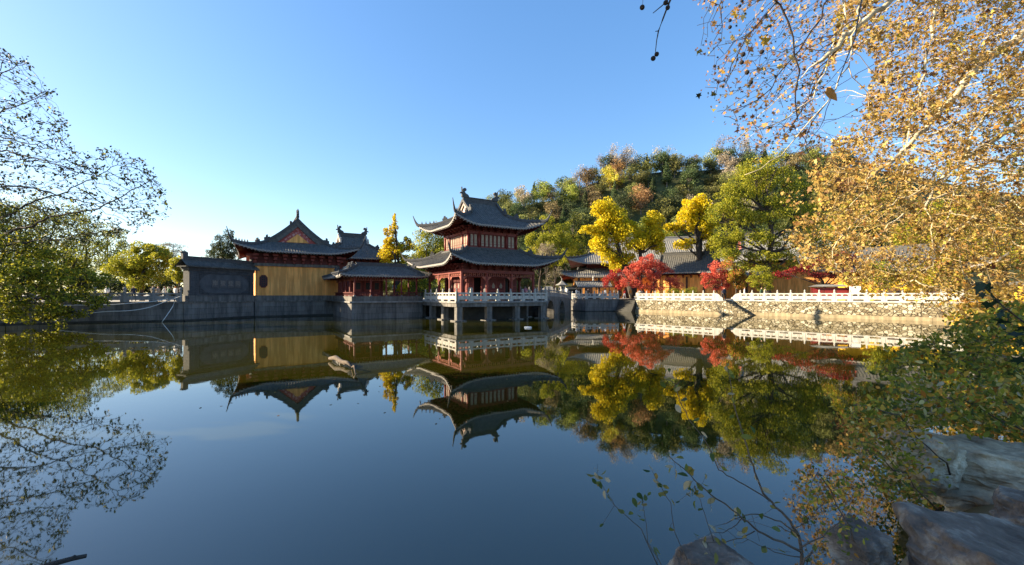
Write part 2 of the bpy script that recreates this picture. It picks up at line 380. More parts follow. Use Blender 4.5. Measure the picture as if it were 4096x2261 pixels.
def leaves(name, pos, size, mats, shape='kite', parent=None, up=0.0, hang=0.0, seed=1, weights=None, fold=0.25, flat=None, mi=None):
    """one mesh of many separate leaf faces at pos (N,3) local to the parent"""
    g = np.random.default_rng(seed)
    pos = np.asarray(pos, dtype=np.float64); N = len(pos)
    T = np.array(SHAPES[shape]); k = len(T)
    nrm = g.normal(size=(N, 3)); nrm[:, 2] = nrm[:, 2] + up
    if flat is not None: nrm[:, 2] *= flat
    nrm /= np.linalg.norm(nrm, axis=1)[:, None] + 1e-9
    tn = g.normal(size=(N, 3)); tn[:, 2] -= hang * 2
    tn -= (tn * nrm).sum(1)[:, None] * nrm; tn /= np.linalg.norm(tn, axis=1)[:, None] + 1e-9
    bt = np.cross(nrm, tn)
    s = size * g.uniform(.65, 1.3, N) if np.isscalar(size) else np.asarray(size)
    fo = g.uniform(-fold, fold, N)
    asp = g.uniform(.5, 1.1, N) if shape == 'star' else np.ones(N)
    bt = bt * asp[:, None]
    V = pos[:, None, :] + s[:, None, None] * (T[None, :, 0, None] * bt[:, None, :] + T[None, :, 1, None] * tn[:, None, :]
                                               + (np.abs(T[None, :, 0]) * fo[:, None])[..., None] * nrm[:, None, :] * 1.6)
    me = bpy.data.meshes.new(name)
    me.vertices.add(N * k); me.vertices.foreach_set('co', V.reshape(-1).astype(np.float32))
    me.loops.add(N * k); me.loops.foreach_set('vertex_index', np.arange(N * k, dtype=np.int32))
    me.polygons.add(N); me.polygons.foreach_set('loop_start', np.arange(0, N * k, k, dtype=np.int32))
    mats = mats if isinstance(mats, (list, tuple)) else [mats]
    for m in mats: me.materials.append(m)
    if len(mats) > 1:
        w = np.array(weights if weights is not None else [1 / len(mats)] * len(mats), dtype=float)
        if mi is None:
            mi = g.choice(len(mats), N, p=w / w.sum())
        me.polygons.foreach_set('material_index', mi.astype(np.int32))
    me.update(calc_edges=True); me.validate()
    o = bpy.data.objects.new(name, me); COL.objects.link(o)
    if parent: o.parent = parent
    return o


def cloud(ellipsoids, n, g, lump=0.42, nsub=9, shell=.75):
    """leaf positions: every ellipsoid is broken into small lumps so gaps and bumps show"""
    vol = np.array([(e[3] * e[4] * e[5]) ** (2 / 3) for e in ellipsoids]); vol /= vol.sum()
    out = []
    for e, w in zip(ellipsoids, vol):
        m = max(8, int(n * w))
        c = np.array(e[:3]); r = np.array(e[3:6])
        d = g.normal(size=(nsub, 3)); d /= np.linalg.norm(d, axis=1)[:, None]
        rad = g.uniform(.35, .85, nsub)
        sub = d * rad[:, None]
        idx = g.integers(0, nsub, m)
        q = g.normal(size=(m, 3)); q /= np.linalg.norm(q, axis=1)[:, None]
        q *= (g.uniform(0, 1, m) ** (1 - shell))[:, None] * (lump * g.uniform(.6, 1.25, nsub)[idx])[:, None]
        out.append(c + (sub[idx] + q) * r)
    return np.concatenate(out)


def bend(p0, p1, n, amp, g, sag=0.0):
    p0, p1 = Vector(p0), Vector(p1); Ln = (p1 - p0).length
    o1 = Vector(g.normal(size=3)) * amp * Ln; o2 = Vector(g.normal(size=3)) * amp * Ln * .5
    pts = []
    for i in range(n + 1):
        t = i / n
        pts.append(p0.lerp(p1, t) + o1 * math.sin(math.pi * t) + o2 * math.sin(2 * math.pi * t) + Vector((0, 0, sag * Ln * math.sin(math.pi * t))))
    return pts


def make_tree(name, label, cat, base, clumps, n, size, mats, bark='bark', tr=.25, group=None, shape='kite', seed=1, weights=None,
              fork=.35, trunks=None, nsub=9, lump=.42, twigs=3, up=0.2, hang=0.0, shell=.75):
    """a tree at base; clumps are ellipsoids (dx, dy, dz, rx, ry, rz) relative to the base"""
    g = np.random.default_rng(seed)
    root = thing(name, label, cat, base, 0, group)
    mb = MB()
    top = max(c[2] for c in clumps)
    tops = trunks or [(sum(c[0] for c in clumps) / len(clumps) * .5, sum(c[1] for c in clumps) / len(clumps) * .5, top * fork)]
    ends = []
    for t in tops:
        pts = bend((0, 0, -.4), t, 6, .03, g)
        mb.tube(pts, [tr * (1.25 - .55 * i / 6) for i in range(7)], 8)
        ends.append((pts, t))
    for c in clumps:
        tgt = Vector(c[:3])
        pts, t = min(ends, key=lambda e: (Vector(e[1]) - tgt).length)
        start = pts[-1] if tgt.z > pts[-1].z else pts[int(len(pts) * .6)]
        b = bend(start, tgt + Vector((0, 0, c[5] * .3)), 6, .07, g, -.04)
        r0 = tr * .55
        mb.tube(b, [r0 * (1 - .8 * i / 6) for i in range(7)], 6)
        for k in range(twigs):
            d = Vector(g.normal(size=3)); d.normalize(); d.z = abs(d.z) * .6
            e = tgt + Vector((d.x * c[3], d.y * c[4], d.z * c[5])) * .8
            mb.tube(bend(b[3 + k % 3], e, 4, .08, g), [r0 * .4 * (1 - .75 * i / 4) for i in range(5)], 5)
    mb.build('trunk', M[bark], root, True)
    leaves('crown', cloud(clumps, n, g, lump, nsub, shell), size, mats, shape, root, up, hang, seed, weights)
    return root


def grow(limbs, attr, step, infl, kill, iters, seed=1, droop=0.0):
    """space colonisation: limbs = list of (points, start radius, end radius); returns nodes, parents, base radii"""
    g = np.random.default_rng(seed)
    pos = []; par = []; rad = []
    for li, (pts, r0, r1) in enumerate(limbs):
        pts = [np.array(p, dtype=float) for p in pts]
        # resample
        prev = -1; acc = []
        Lt = sum(np.linalg.norm(pts[i + 1] - pts[i]) for i in range(len(pts) - 1))
        m = max(4, int(Lt / (step * 1.2)))
        cum = np.concatenate([[0], np.cumsum([np.linalg.norm(pts[i + 1] - pts[i]) for i in range(len(pts) - 1)])])
        P = np.array(pts)
        wob = g.normal(size=3) * .0
        for k in range(m + 1):
            d = Lt * k / m
            p = np.array([np.interp(d, cum, P[:, j]) for j in range(3)])
            if 0 < k < m: p = p + g.normal(size=3) * step * .13
            pos.append(p); par.append(prev); rad.append(r0 + (r1 - r0) * (k / m) ** .8); prev = len(pos) - 1
    nb = len(pos)
    A = np.asarray(attr, dtype=float); alive = np.ones(len(A), bool)
    near = np.zeros(len(A), int); nd_ = np.full(len(A), 1e9)
    def upd(idx):
        nonlocal nd_, near
        for j in idx:
            d = np.linalg.norm(A - pos[j], axis=1); b = d < nd_; nd_[b] = d[b]; near[b] = j
    upd(range(nb))
    kids = {}
    for it in range(iters):
        act = alive & (nd_ < infl)
        if not act.any(): break
        ids = near[act]; dirs = A[act] - np.array([pos[i] for i in ids]); dirs /= np.linalg.norm(dirs, axis=1)[:, None] + 1e-9
        new = []
        order = np.argsort(ids); ids_s = ids[order]; dirs_s = dirs[order]
        u, st = np.unique(ids_s, return_index=True)
        for q, i in enumerate(u):
            seg = dirs_s[st[q]: st[q + 1] if q + 1 < len(u) else None]
            v = seg.mean(0) + g.normal(size=3) * .18 - np.array([0, 0, droop])
            nv = np.linalg.norm(v)
            if nv < 1e-3: continue
            p = pos[i] + v / nv * step
            kd = kids.setdefault(int(i), [])
            if len(kd) >= 4 or any(np.linalg.norm(p - x) < step * .3 for x in kd): 
                alive[(near == i) & (nd_ < step * 1.2)] = False
                continue
            kd.append(p); pos.append(p); par.append(int(i)); rad.append(0.0); new.append(len(pos) - 1)
        if not new: break
        upd(new); alive &= nd_ > kill
    return pos, par, rad, nb


def branch_mesh(pos, par, rad, nb, tip, power, name, mat, parent, cap=None, mats=None, split_r=None, mfun=None):
    n = len(pos)
    ch = [[] for _ in range(n)]
    for i, p in enumerate(par):
        if p >= 0: ch[p].append(i)
    r = np.array(rad, dtype=float)
    for i in range(n - 1, nb - 1, -1):
        s = sum(r[c] ** power for c in ch[i] if c >= nb)
        r[i] = s ** (1 / power) if s > 0 else tip
        if cap: r[i] = min(r[i], cap)
    mb = MB()
    starts = [i for i in range(n) if par[i] < 0]
    stack = [(i, None) for i in starts]
    while stack:
        i, frm = stack.pop()
        chain = ([frm] if frm is not None else []) + [i]
        cur = i
        while True:
            c = ch[cur]
            if not c: break
            # limb nodes continue along the limb; others follow the thickest child
            nxt = next((x for x in c if x < nb), None) if cur < nb else None
            if nxt is None: nxt = max(c, key=lambda x: r[x])
            for x in c:
                if x != nxt: stack.append((x, cur))
            if cur < nb and nxt >= nb:
                pass
            chain.append(nxt); cur = nxt
        if len(chain) < 2: continue
        rr = [r[k] for k in chain]
        if frm is not None: rr[0] = min(rr[0], rr[1] * 1.25)
        for k in range(1, len(rr)): rr[k] = min(rr[k], rr[k - 1])
        big = max(rr)
        mb.tube([pos[k] for k in chain], rr, 7 if big > .06 else (5 if big > .02 else 3), mfun(pos[chain[int(len(chain) * .8)]], big) if mfun else (0 if (split_r is None or big > split_r) else 1))
    mb.build(name, mats or mat, parent, True)
    return r, ch


# ------------------------------------------------------------------ setting: water, land, hill
def sheet(name, poly, z, mat):
    tri = tessellate_polygon([[Vector((x, y, 0)) for x, y in poly]])
    mb = MB(); mb.add([(x, y, z) for x, y in poly], [tuple(t) for t in tri]); return mb.build(name, mat)


w = MB(); w.add([(-400, -120, 0), (400, -120, 0), (400, 300, 0), (-400, 300, 0)], [(0, 1, 2, 3)])
struct(w.build('water', M['water']))
wb = MB(); wb.add([(-900, -300, -2.5), (900, -300, -2.5), (900, 1500, -2.5), (-900, 1500, -2.5)], [(0, 1, 2, 3)])
struct(wb.build('pond_bed', M['earth']))

DW = Vector((.67, -.742)).normalized(); NO = Vector((DW.y, -DW.x))           # along the right-hand quay, and outwards to the water
A0 = Vector((19.5, 67.2)); A1 = A0 + DW * 13.26
B0 = A1 - NO * 1.6; B1 = B0 + DW * 22.1
shore = [(-130, 8), (-62, 27), (-46, 38.8), (-33.8, 44.0), (-31.2, 51.6), (-24.6, 55.7), (-17.4, 46.5), (-10.6, 50.9),
         (-7.5, 57.5), (1.0, 62), (2.5, 76), (9.2, 76), (10.2, 71.6), (11.8, 68.5), (17.4, 69.4), (19.6, 67.3),
         tuple(A1 - NO * .1), tuple(B0 - NO * .05), tuple(B1 - NO * .05), (48, 37)]
land = shore + [(160, 30), (900, 0), (900, 1400), (-900, 1400), (-900, 0)]
struct(sheet('ground', land, 1.96, M['paving']))


# near bank on the right and under the camera
def near_bank():
    edge = [(48, 37.2), (40, 29), (31, 21), (22, 14.5), (15.5, 10.6), (10.5, 8.0), (7.3, 6.3), (5.0, 5.2), (3.6, 4.2), (2.6, 3.4), (1.5, 2.75), (.6, 2.3), (-1.2, 1.5), (-4, .4), (-12, -3), (-60, -20), (-130, -30)]
    mb = MB(); K = 9
    n = len(edge)
    fine = []
    for i in range(n - 1):
        a, b = Vector(edge[i]), Vector(edge[i + 1]); m = max(2, int((b - a).length / 1.0) if (b - a).length < 20 else 12)
        for k in range(m): fine.append(a.lerp(b, k / m))
    fine.append(Vector(edge[-1]))
    rows = []
    for i, p in enumerate(fine):
        t = (fine[min(i + 1, len(fine) - 1)] - fine[max(i - 1, 0)]).normalized(); nn = Vector((-t.y, t.x))
        # inward is away from the water
        if nn.dot(Vector((20, -20)) - p) < 0 and p.x < 20: nn = -nn
        if p.x >= 20 and nn.x < 0: nn = -nn
        row = []
        far = p.length > 18
        for k in range(K):
            d = [0, .15, .5, 1.0, 1.8, 3, 6, 20, 200][k]
            zt = [-.8, .1, .35, .6, .8, 1.0, 1.3, 1.8, 2.0][k] + (.55 if far else 0) * min(1, k / 3)
            q = p + nn * d
            z = zt + .16 * mnoise.noise(Vector((q.x * .7, q.y * .7, 3.1))) * (1 if 1 < k < 7 else .3)
            row.append((q.x, q.y, z))
        rows.append(row)
    mb.add([v for r in rows for v in r], [(i * K + k, i * K + k + 1, (i + 1) * K + k + 1, (i + 1) * K + k) for i in range(len(rows) - 1) for k in range(K - 1)])
    return mb.build('bank', M['earth'], None, True)


struct(near_bank())

CREST = [(-60, 3), (-34, 6), (-29, 9), (-21, 15), (-10, 26), (-5, 29.5), (2, 31.5), (14, 33.5), (24, 38), (33, 41), (50, 42), (68, 43.5), (92, 44), (120, 42), (160, 34), (220, 14), (280, 3)]
CX = [c[0] for c in CREST]; CZ = [c[1] - 1.2 * min(1, c[1] / 20) for c in CREST]


def hill_z(x, y):
    crest = np.interp(x, CX, CZ)
    t = (y - 93) / (132 - 93)
    if t <= 0: s = 0
    elif t <= 1: s = t * t * (3 - 2 * t) * .35 + .65 * t
    else: s = max(0, 1 - (t - 1) * .5)
    return 1.9 + (crest - 1.9) * s + .9 * mnoise.noise(Vector((x * .08, y * .08, 0))) * min(1, s * 3)


hb = MB(); nx, ny = 90, 40
gx = np.linspace(-90, 290, nx); gy = np.linspace(91, 215, ny)
hb.add([(x, y, hill_z(x, y) if j else 1.5) for j, y in enumerate(gy) for x in gx], [(j * nx + i, j * nx + i + 1, (j + 1) * nx + i + 1, (j + 1) * nx + i) for j in range(ny - 1) for i in range(nx - 1)])
struct(hb.build('hill', M['hillside'], None, True))


# ------------------------------------------------------------------ Chinese roofs
def Hc(t, c=.3): return c * (1 - (1 - t) ** 2.0) + (1 - c) * t


def roof(parent, G, vh, Ao, Bo, zf, lift=.8, ext=.35, Lc=3.0, sp=.3, full=False, wall=None, horn=(.7, 1.1), tile='tile', figures=4, ze=None,
         wall_drop=.1, horn_r=.15, name='roof', soffit_rise=.45, rafters=True):
    """tiled roof with upturned corners. G, vh: half size of the inner rectangle; Ao, Bo: of the eaves (Ao-G == Bo-vh).
    zf(d): height at distance d from the ridge line (front measure); full: the front and back run up to the ridge"""
    mb = MB(); sf = MB(); rf = MB(); hips = []
    phases = [(0, 0), (.28, 0), (.40, 1), (.60, 1), (.72, 0)]
    ribh = (.17 if sp < .4 else .12) * sp
    for side in range(4):
        fb = side in (0, 2)
        Li, Lo = (G, Ao) if fb else (vh, Bo)
        sgn = -1 if side in (0, 3) else 1
        def place(s, d, z, fb=fb, sgn=sgn):
            return (s, sgn * d, z) if fb else (sgn * (d - vh + G), s, z)
        def kf(s, d):
            q = min(1, max(0, (d - vh) / (Bo - vh))); wq = Li + (Lo - Li) * q
            c = max(0, 1 - max(0, wq - abs(s)) / Lc); return c * c * q * q
        def pt(s, d, dz=0.0, dd=0.0):
            k = kf(s, d); sg = 1 if s >= 0 else -1
            return place(s + sg * ext * k, d + ext * k + dd, zf(d) + lift * k + dz)
        nr = int(2 * Lo / sp); cols = []
        for i in range(nr):
            for ph, h in phases: cols.append((-Lo + (i + ph) * 2 * Lo / nr, h))
        cols.append((Lo, 0))
        N = 16 if full else 9
        vs = []; fs = []
        for s, h in cols:
            d0 = vh + max(0, (abs(s) - Li) / (Lo - Li)) * (Bo - vh)
            if full and fb and abs(s) <= Li: d0 = 0.0
            for j in range(N + 1):
                d = d0 + (Bo - d0) * j / N
                x, y, z = pt(s, d); vs.append((x, y, z + h * ribh))
        W = N + 1
        for i in range(len(cols) - 1):
            for j in range(N): fs.append((i * W + j, i * W + j + 1, (i + 1) * W + j + 1, (i + 1) * W + j))
        mb.add(vs, fs)
        # drip edge
        vs = []; fs = []
        for s, h in cols:
            x, y, z = pt(s, Bo); vs.append((x, y, z + h * ribh - .002)); x, y, z = pt(s, Bo, -.13 - .05 * (1 - h), -.01); vs.append((x, y, z))
        for i in range(len(cols) - 1): fs.append((2 * i, 2 * i + 1, 2 * i + 3, 2 * i + 2))
        mb.add(vs, fs, 1)
        # soffit and rafters
        if wall:
            wi = wall[1] if fb else wall[0]          # distance of the wall from the axis
            dw = wi if fb else wi - G + vh
            wl = wall[0] if fb else wall[1]
            m = 28; vs = []; fs = []
            for i in range(m + 1):
                s = -1 + 2 * i / m
                x, y, z = pt(s * Lo, Bo, -.17, -.05); vs.append((x, y, z))
                xi, yi, _ = place(s * wl, dw, 0); vs.append((xi, yi, zf(Bo) + soffit_rise))
            for i in range(m): fs.append((2 * i, 2 * i + 1, 2 * i + 3, 2 * i + 2))
            sf.add(vs, fs)
            if rafters:
                nrf = int(2 * Lo / .34)
                for i in range(nrf):
                    s = -1 + 2 * (i + .5) / nrf
                    a = Vector(pt(s * Lo, Bo, -.22, -.08)); xi, yi, _ = place(s * wl, dw, 0); b = Vector((xi, yi, zf(Bo) + soffit_rise - .08))
                    rf.tube([a, a.lerp(b, .9)], .055, 4, 0)
                    e = a.lerp(b, -.008); rf.tube([e, a.lerp(b, .012)], .065, 4, 1)
    # hip ridges with horns and little figures
    for qx in (-1, 1):
        for qy in (-1, 1):
            hp = MB(); hips.append(hp); pts = []; rr = []
            for j in range(9):
                q = j / 8; wx = G + (Ao - G) * q; d = vh + (Bo - vh) * q; k = q * q
                pts.append(Vector((qx * (wx + ext * k), qy * (d + ext * k), zf(d) + lift * k + .1))); rr.append(horn_r)
            e = pts[-1]; dn = Vector((qx, qy, 0)).normalized()
            tz = (pts[-1].z - pts[-2].z) / max(.01, (Vector((pts[-1].x, pts[-1].y)) - Vector((pts[-2].x, pts[-2].y))).length)
            for j in range(1, 7):
                h = j / 6; pts.append(e + dn * (horn[0] * h) + Vector((0, 0, max(0, tz) * horn[0] * h * (1 - h) * .6 + horn[1] * h ** 1.7))); rr.append(horn_r * (1 - h) * .85 + .028)
            hp.tube(pts, rr, 6, 0, 1.35)
            for j in range(figures):
                q = .62 + .30 * j / max(1, figures - 1); wx = G + (Ao - G) * q; d = vh + (Bo - vh) * q; k = q * q
                x, y, z = qx * (wx + ext * k), qy * (d + ext * k), zf(d) + lift * k + .28
                hp.cyl(x, y, [(.075, z - .05), (.085, z + .08), (.05, z + .2), (.02, z + .3)], 5)
            # beast where the hip ridge starts
            q = .34; wx = G + (Ao - G) * q; d = vh + (Bo - vh) * q; z = zf(d) + lift * q * q + .2
            hp.prism([(-.3, 0), (.25, 0), (.3, .3), (.15, .32), (.12, .55), (-.05, .62), (-.1, .4), (-.28, .45)],
                     lambda a, b, c, X=qx * wx, Y=qy * d, Z=z, dn=dn: (X + dn.x * a - dn.y * c, Y + dn.y * a + dn.x * c, Z + b), .2)
    r = mb.build(name, [M[tile], M['tile_end']], parent)
    if wall:
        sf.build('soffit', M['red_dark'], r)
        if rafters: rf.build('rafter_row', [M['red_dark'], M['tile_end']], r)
    for hp in hips: hp.build('hip_ridge', M['ridge'], r, False)
    return r


CHIWEN = [(0, 0), (-.12, .1), (-.08, .5), (-.02, .8), (.06, 1.02), (.24, 1.12), (.42, 1.04), (.47, .86), (.36, .74), (.26, .8), (.24, .66), (.36, .5), (.62, .38), (.78, .22), (.8, 0)]


def hip_gable(parent, Ao, Bo, G, zr, ze, lift, ext, wall, tile='tile', horn=(.7, 1.1), gmat='gable', ridge_mat='ridge', verge_mat='ridge', chi=1.0, sp=.3, ridge_h=.5, figures=4, name='roof', rafters=True, inner=None, Lc=3.0, horn_r=.15, band=.0, cv=.34):
    vh = Bo - (Ao - G)
    zf = lambda d: zr - (zr - ze) * Hc(min(1, max(0, d / Bo)), cv)
    r = roof(parent, G, vh, Ao, Bo, zf, lift, ext, Lc, sp, True, wall, horn, tile, figures, name=name, rafters=rafters, horn_r=horn_r)
    # main ridge and its end ornaments
    mb = MB(); mb.box(-G - .05, G + .05, -.17, .17, zr - .15, zr + ridge_h * .55); mb.box(-G - .02, G + .02, -.12, .12, zr + ridge_h * .55, zr + ridge_h * .85); mb.box(-G - .1, G + .1, -.19, .19, zr + ridge_h * .85, zr + ridge_h)
    mb.build('main_ridge', M[ridge_mat], r)
    for s in (-1, 1):
        cb = MB()
        cb.prism([(a * chi, b * chi) for a, b in CHIWEN], lambda a, b, c, s=s: (s * (G + .08 - a), c, zr + ridge_h - .1 + b), .3)
        cb.prism([(a * chi, b * chi) for a, b in [(-.36, .42), (-.1, .46), (-.1, .62), (-.3, .6)]], lambda a, b, c, s=s: (s * (G + .08 - a), c, zr + ridge_h - .1 + b), .16)
        cb.cyl(s * (G + .16), 0, [(.05, zr + ridge_h + .5 * chi), (.07, zr + ridge_h + .95 * chi), (.09, zr + ridge_h + 1.0 * chi), (.03, zr + ridge_h + 1.15 * chi)], 5)
        cb.build('ridge_ornament', M['ridge'], r)
        # verge ridges down the gable edge, bargeboard and gable wall
        for q in (-1, 1):
            vb = MB(); n = 8
            pts = [(s * G, q * vh * j / n, zf(vh * j / n) + .14) for j in range(n + 1)]
            vb.tube(pts, .17, 4, 0, 1.2)
            x, y, z = pts[-1]
            vb.prism([(-.35, -.1), (.3, -.1), (.32, .35), (.15, .4), (.1, .68), (-.1, .75), (-.12, .45), (-.35, .5)], lambda a, b, c, x=x, y=y, z=z, q=q: (x + c, y + q * a, z + b), .24)
            vb.build('verge_ridge', M[verge_mat], r)
        gb = MB(); n = 10
        gx_ = s * (G - .22)
        top = [(gx_, vh * (-1 + 2 * j / (2 * n)), zf(abs(vh * (-1 + 2 * j / (2 * n)))) - .03) for j in range(2 * n + 1)]
        bot = [(gx_, p[1], zf(vh) - .3) for p in top]
        k = len(top)
        gb.add(top + bot, [(j, j + 1, k + j + 1, k + j) for j in range(k - 1)])
        gb.build('gable_wall', M[gmat], r)
        if inner:
            ib = MB(); hw, z0, z1 = inner
            ib.prism([(-hw, z0), (hw, z0), (0, z1)], lambda a, b, c, s=s: (s * (G - .16) + c, a, b), .08)
            ib.build('gable_panel', M['yellow'], r)
        bb = MB(); wd = min(.5, vh * .2)
        vs = []; fs = []
        for j in range(2 * n + 1):
            y = vh * (-1 + j / n); z = zf(abs(y))
            vs += [(s * (G - .05), y, z - .05), (s * (G - .05), y, max(z - .05 - wd, zf(vh) - .2))]
        for j in range(2 * n): fs.append((2 * j, 2 * j + 1, 2 * j + 3, 2 * j + 2))
        bb.add(vs, fs); bb.build('bargeboard', M[gmat], r)
        if band:
            bb = MB(); vs = []; fs = []
            for j in range(2 * n + 1):
                y = vh * (-1 + j / n); z = zf(abs(y)); zb = max(z - band, zf(vh) - .1)
                vs += [(s * (G + .06), y, z + .02), (s * (G + .06), y, zb), (s * (G - .2), y, zb)]
            for j in range(2 * n): fs += [(3 * j, 3 * j + 1, 3 * j + 4, 3 * j + 3), (3 * j + 1, 3 * j + 2, 3 * j + 5, 3 * j + 4)]
            bb.add(vs, fs); bb.build('verge_tiles', M[tile], r)
    return r


def brackets(parent, wx, wy, z0, z1, step=.95, proj=.75, mat='red_dark', name='bracket_band'):
    """boards and stepped bracket clusters under the eaves"""
    mb = MB()
    for a, b in ((wx, wy),):
        mb.box(-a, a, -b, b, z0, z1)
    for side in range(4):
        fb = side in (0, 2); Ln = wx if fb else wy; dist = wy if fb else wx; sg = -1 if side in (0, 3) else 1
        n = max(2, int(2 * Ln / step))
        for i in range(n + 1):
            s = -Ln + 2 * Ln * i / n
            for lv in range(3):
                h = (z1 - z0) / 3; za = z0 + lv * h + .02; zb = za + h * .7; out = proj * (lv + 1) / 3; wd = .1 + .09 * lv
                if fb: mb.box(s - wd, s + wd, min(sg * dist, sg * (dist + out)), max(sg * dist, sg * (dist + out)), za, zb, 1)
                else: mb.box(min(sg * dist, sg * (dist + out)), max(sg * dist, sg * (dist + out)), s - wd, s + wd, za, zb, 1)
    return mb.build(name, [M['red_dark'], M[mat]], parent)


# ------------------------------------------------------------------ balustrades
def baluster_panel(Lp, style, mat):
    """one carved panel from x=0 to Lp, standing on z=0"""
    mb = MB(); t = .07
    mb.box(0, Lp, -t - .02, t + .02, .75, .88)                         # hand rail
    mb.box(0, Lp, -t, t, .17, .55)                                    # lower slab
    if style == 'cloud':
        for x0, x1 in ((0, .1), (Lp / 2 - .07, Lp / 2 + .07), (Lp - .1, Lp)): mb.box(x0, x1, -t + .01, t - .01, .55, .75)
        for c in (Lp * .27, Lp * .73):
            w = Lp * .2
            mb.prism([(c - w, .75), (c - w, .70), (c - w * .62, .685), (c - w * .55, .735), (c - w * .3, .75)], lambda a, b, c_: (a, c_, b), 2 * t - .03)
            mb.prism([(c + w * .3, .75), (c + w * .55, .735), (c + w * .62, .685), (c + w, .70), (c + w, .75)], lambda a, b, c_: (a, c_, b), 2 * t - .03)
        k = 4
        for i in range(k):
            x0 = Lp * (.08 + .84 * i / k) + .03; x1 = Lp * (.08 + .84 * (i + 1) / k) - .03
            mb.box(x0, x1, -t - .012, -t + .01, .24, .48)
    else:
        for c in (Lp * .28, Lp * .72):                                # lens shaped openings
            w = Lp * .2; n = 8
            up = [(c - w + 2 * w * i / n, .65 + .09 * math.sin(math.pi * i / n)) for i in range(n + 1)]
            lo = [(x, 1.3 - z) for x, z in up]
            for pts, edge in ((up, .75), (lo, .55)):
                for i in range(n):
                    (xa, za), (xb, zb) = pts[i], pts[i + 1]
                    mb.prism([(xa, za), (xb, zb), (xb, edge), (xa, edge)], lambda a, b, c_: (a, c_, b), 2 * t - .03)
        for x0, x1 in ((0, Lp * .08), (Lp * .48, Lp * .52), (Lp * .92, Lp)): mb.box(x0, x1, -t + .01, t - .01, .55, .75)
    for x0, x1 in ((0, Lp * .12), (Lp * .88, Lp)): mb.box(x0, x1, -t, t, 0, .17)
    return mb


def balustrade(label, p0, p1, n, z, mat, style='cloud', drum0=False, drum1=False, post='bud', group='stone balustrades round the pond', slope=0.0, parent_frame=None, skip_first=False):
    p0, p1 = Vector(p0), Vector(p1); d = p1 - p0; Ln = d.length
    root = thing('stone_balustrade', label, 'balustrade', (p0.x, p0.y, z), math.atan2(d.y, d.x), group)
    pw = .2; pitch = Ln / n; Lp = pitch - pw
    pan = None; po = None
    for i in range(n + 1):
        if not (i == 0 and skip_first):
            if po is None:
                mb = MB(); mb.box(-pw / 2, pw / 2, -pw / 2, pw / 2, 0, .98)
                if post == 'bud': mb.cyl(0, 0, [(.085, .98), (.1, 1.02), (.075, 1.06), (.1, 1.12), (.085, 1.22), (.03, 1.32)], 8)
                else: mb.cyl(0, 0, [(.09, .98), (.15, 1.0), (.15, 1.06), (.1, 1.1), (.15, 1.2), (.17, 1.3), (.14, 1.4), (.05, 1.46)], 8)
                po = mb.build('post', M[mat], root, False, (0, 0, 0))
                o = po
            else:
                o = po.copy(); COL.objects.link(o)
            o.location = (i * pitch, 0, slope * i * pitch)
        if i < n:
            if pan is None:
                o = pan = baluster_panel(Lp, style, mat).build('panel', M[mat], root)
            else:
                o = pan.copy(); COL.objects.link(o)
            o.location = (i * pitch + pw / 2, 0, slope * (i + .5) * pitch)
    for flag, x, s in ((drum0, 0, -1), (drum1, Ln, 1)):
        if flag:
            mb = MB()
            out = [(0, .02), (0, .9), (.25, .88), (.5, .78), (.68, .62), (.8, .42), (.98, .36), (1.08, .2), (1.1, .02)]
            mb.prism(out, lambda a, b, c, x=x, s=s: (x + s * (a + .1), c, b), .16)
            mb.build('drum_stone', M[mat], root)
    return root


# ------------------------------------------------------------------ embankments
def embankment(label, p0, p1, ztop, mat, coping='stone_plain', foot=None, thick=.7, group=None, foot_h=.35, coph=.16, proj=.08):
    p0, p1 = Vector(p0), Vector(p1); d = p1 - p0; Ln = d.length
    root = thing('embankment_wall', label, 'wall', (p0.x, p0.y, 0), math.atan2(d.y, d.x), group)
    mb = MB(); mb.box(0, Ln, 0, thick, -1.5, ztop - coph); mb.build('wall_face', M[mat], root)
    mb = MB(); mb.box(-.03, Ln + .03, -proj, thick - .002, ztop - coph + .002, ztop); mb.build('coping', M[coping], root)
    if foot:
        mb = MB()
        m = max(1, int(Ln / 2.4))
        for i in range(m): mb.box(Ln * i / m + .008, Ln * (i + 1) / m - .008, -.22 - .02 * (i % 2), -.003, -1.5, foot_h + .02 * ((i * 7) % 3))
        mb.build('footing', M[foot], root)
    return root


# ------------------------------------------------------------------ main pavilion and its deck (frame u, v turned 32 degrees)
RZ = math.radians(32); OX, OY = -3.77, 50.34
UV = (Vector((math.cos(RZ), math.sin(RZ))), Vector((-math.sin(RZ), math.cos(RZ))))


def LOC(u, v, z=0.0):
    p = Vector((OX, OY)) + UV[0] * u + UV[1] * v
    return Vector((p.x, p.y, z))


DK = 2.03
deck = thing('viewing_platform', 'grey stone platform on square piles standing in the water under the two storey pavilion', 'platform', (OX, OY, 0), RZ)
mb = MB(); mb.box(-5.72, 5.72, -5.72, 5.5, DK - .19, DK); mb.build('coping', M['marble_grey'], deck)
mb = MB(); mb.box(-5.6, 5.6, -5.6, 5.4, DK - .58, DK - .192); mb.build('deck_slab', M['stone_plain'], deck)
mb = MB(); mb.box(-3.9, 4.2, -3.6, 5.3, -1.2, DK - .583); mb.build('dark_infill', M['stone_dark'], deck)  # dark masonry block, added to deepen the dark under the deck
pile0 = None
for iu, u in enumerate((-5.2, -1.75, 1.75, 5.2)):
    for iv, v in enumerate((-5.2, -1.75, 1.75, 5.0)):
        if pile0 is None:
            mb = MB(); mb.box(-.3, .3, -.3, .3, .1, DK - .582); mb.box(-.62, .62, -.62, .62, -.5, .1)
            pile0 = o = mb.build('pile', M['stone_plain'], deck)
        else:
            o = pile0.copy(); COL.objects.link(o)
        o.location = (u, v, 0)

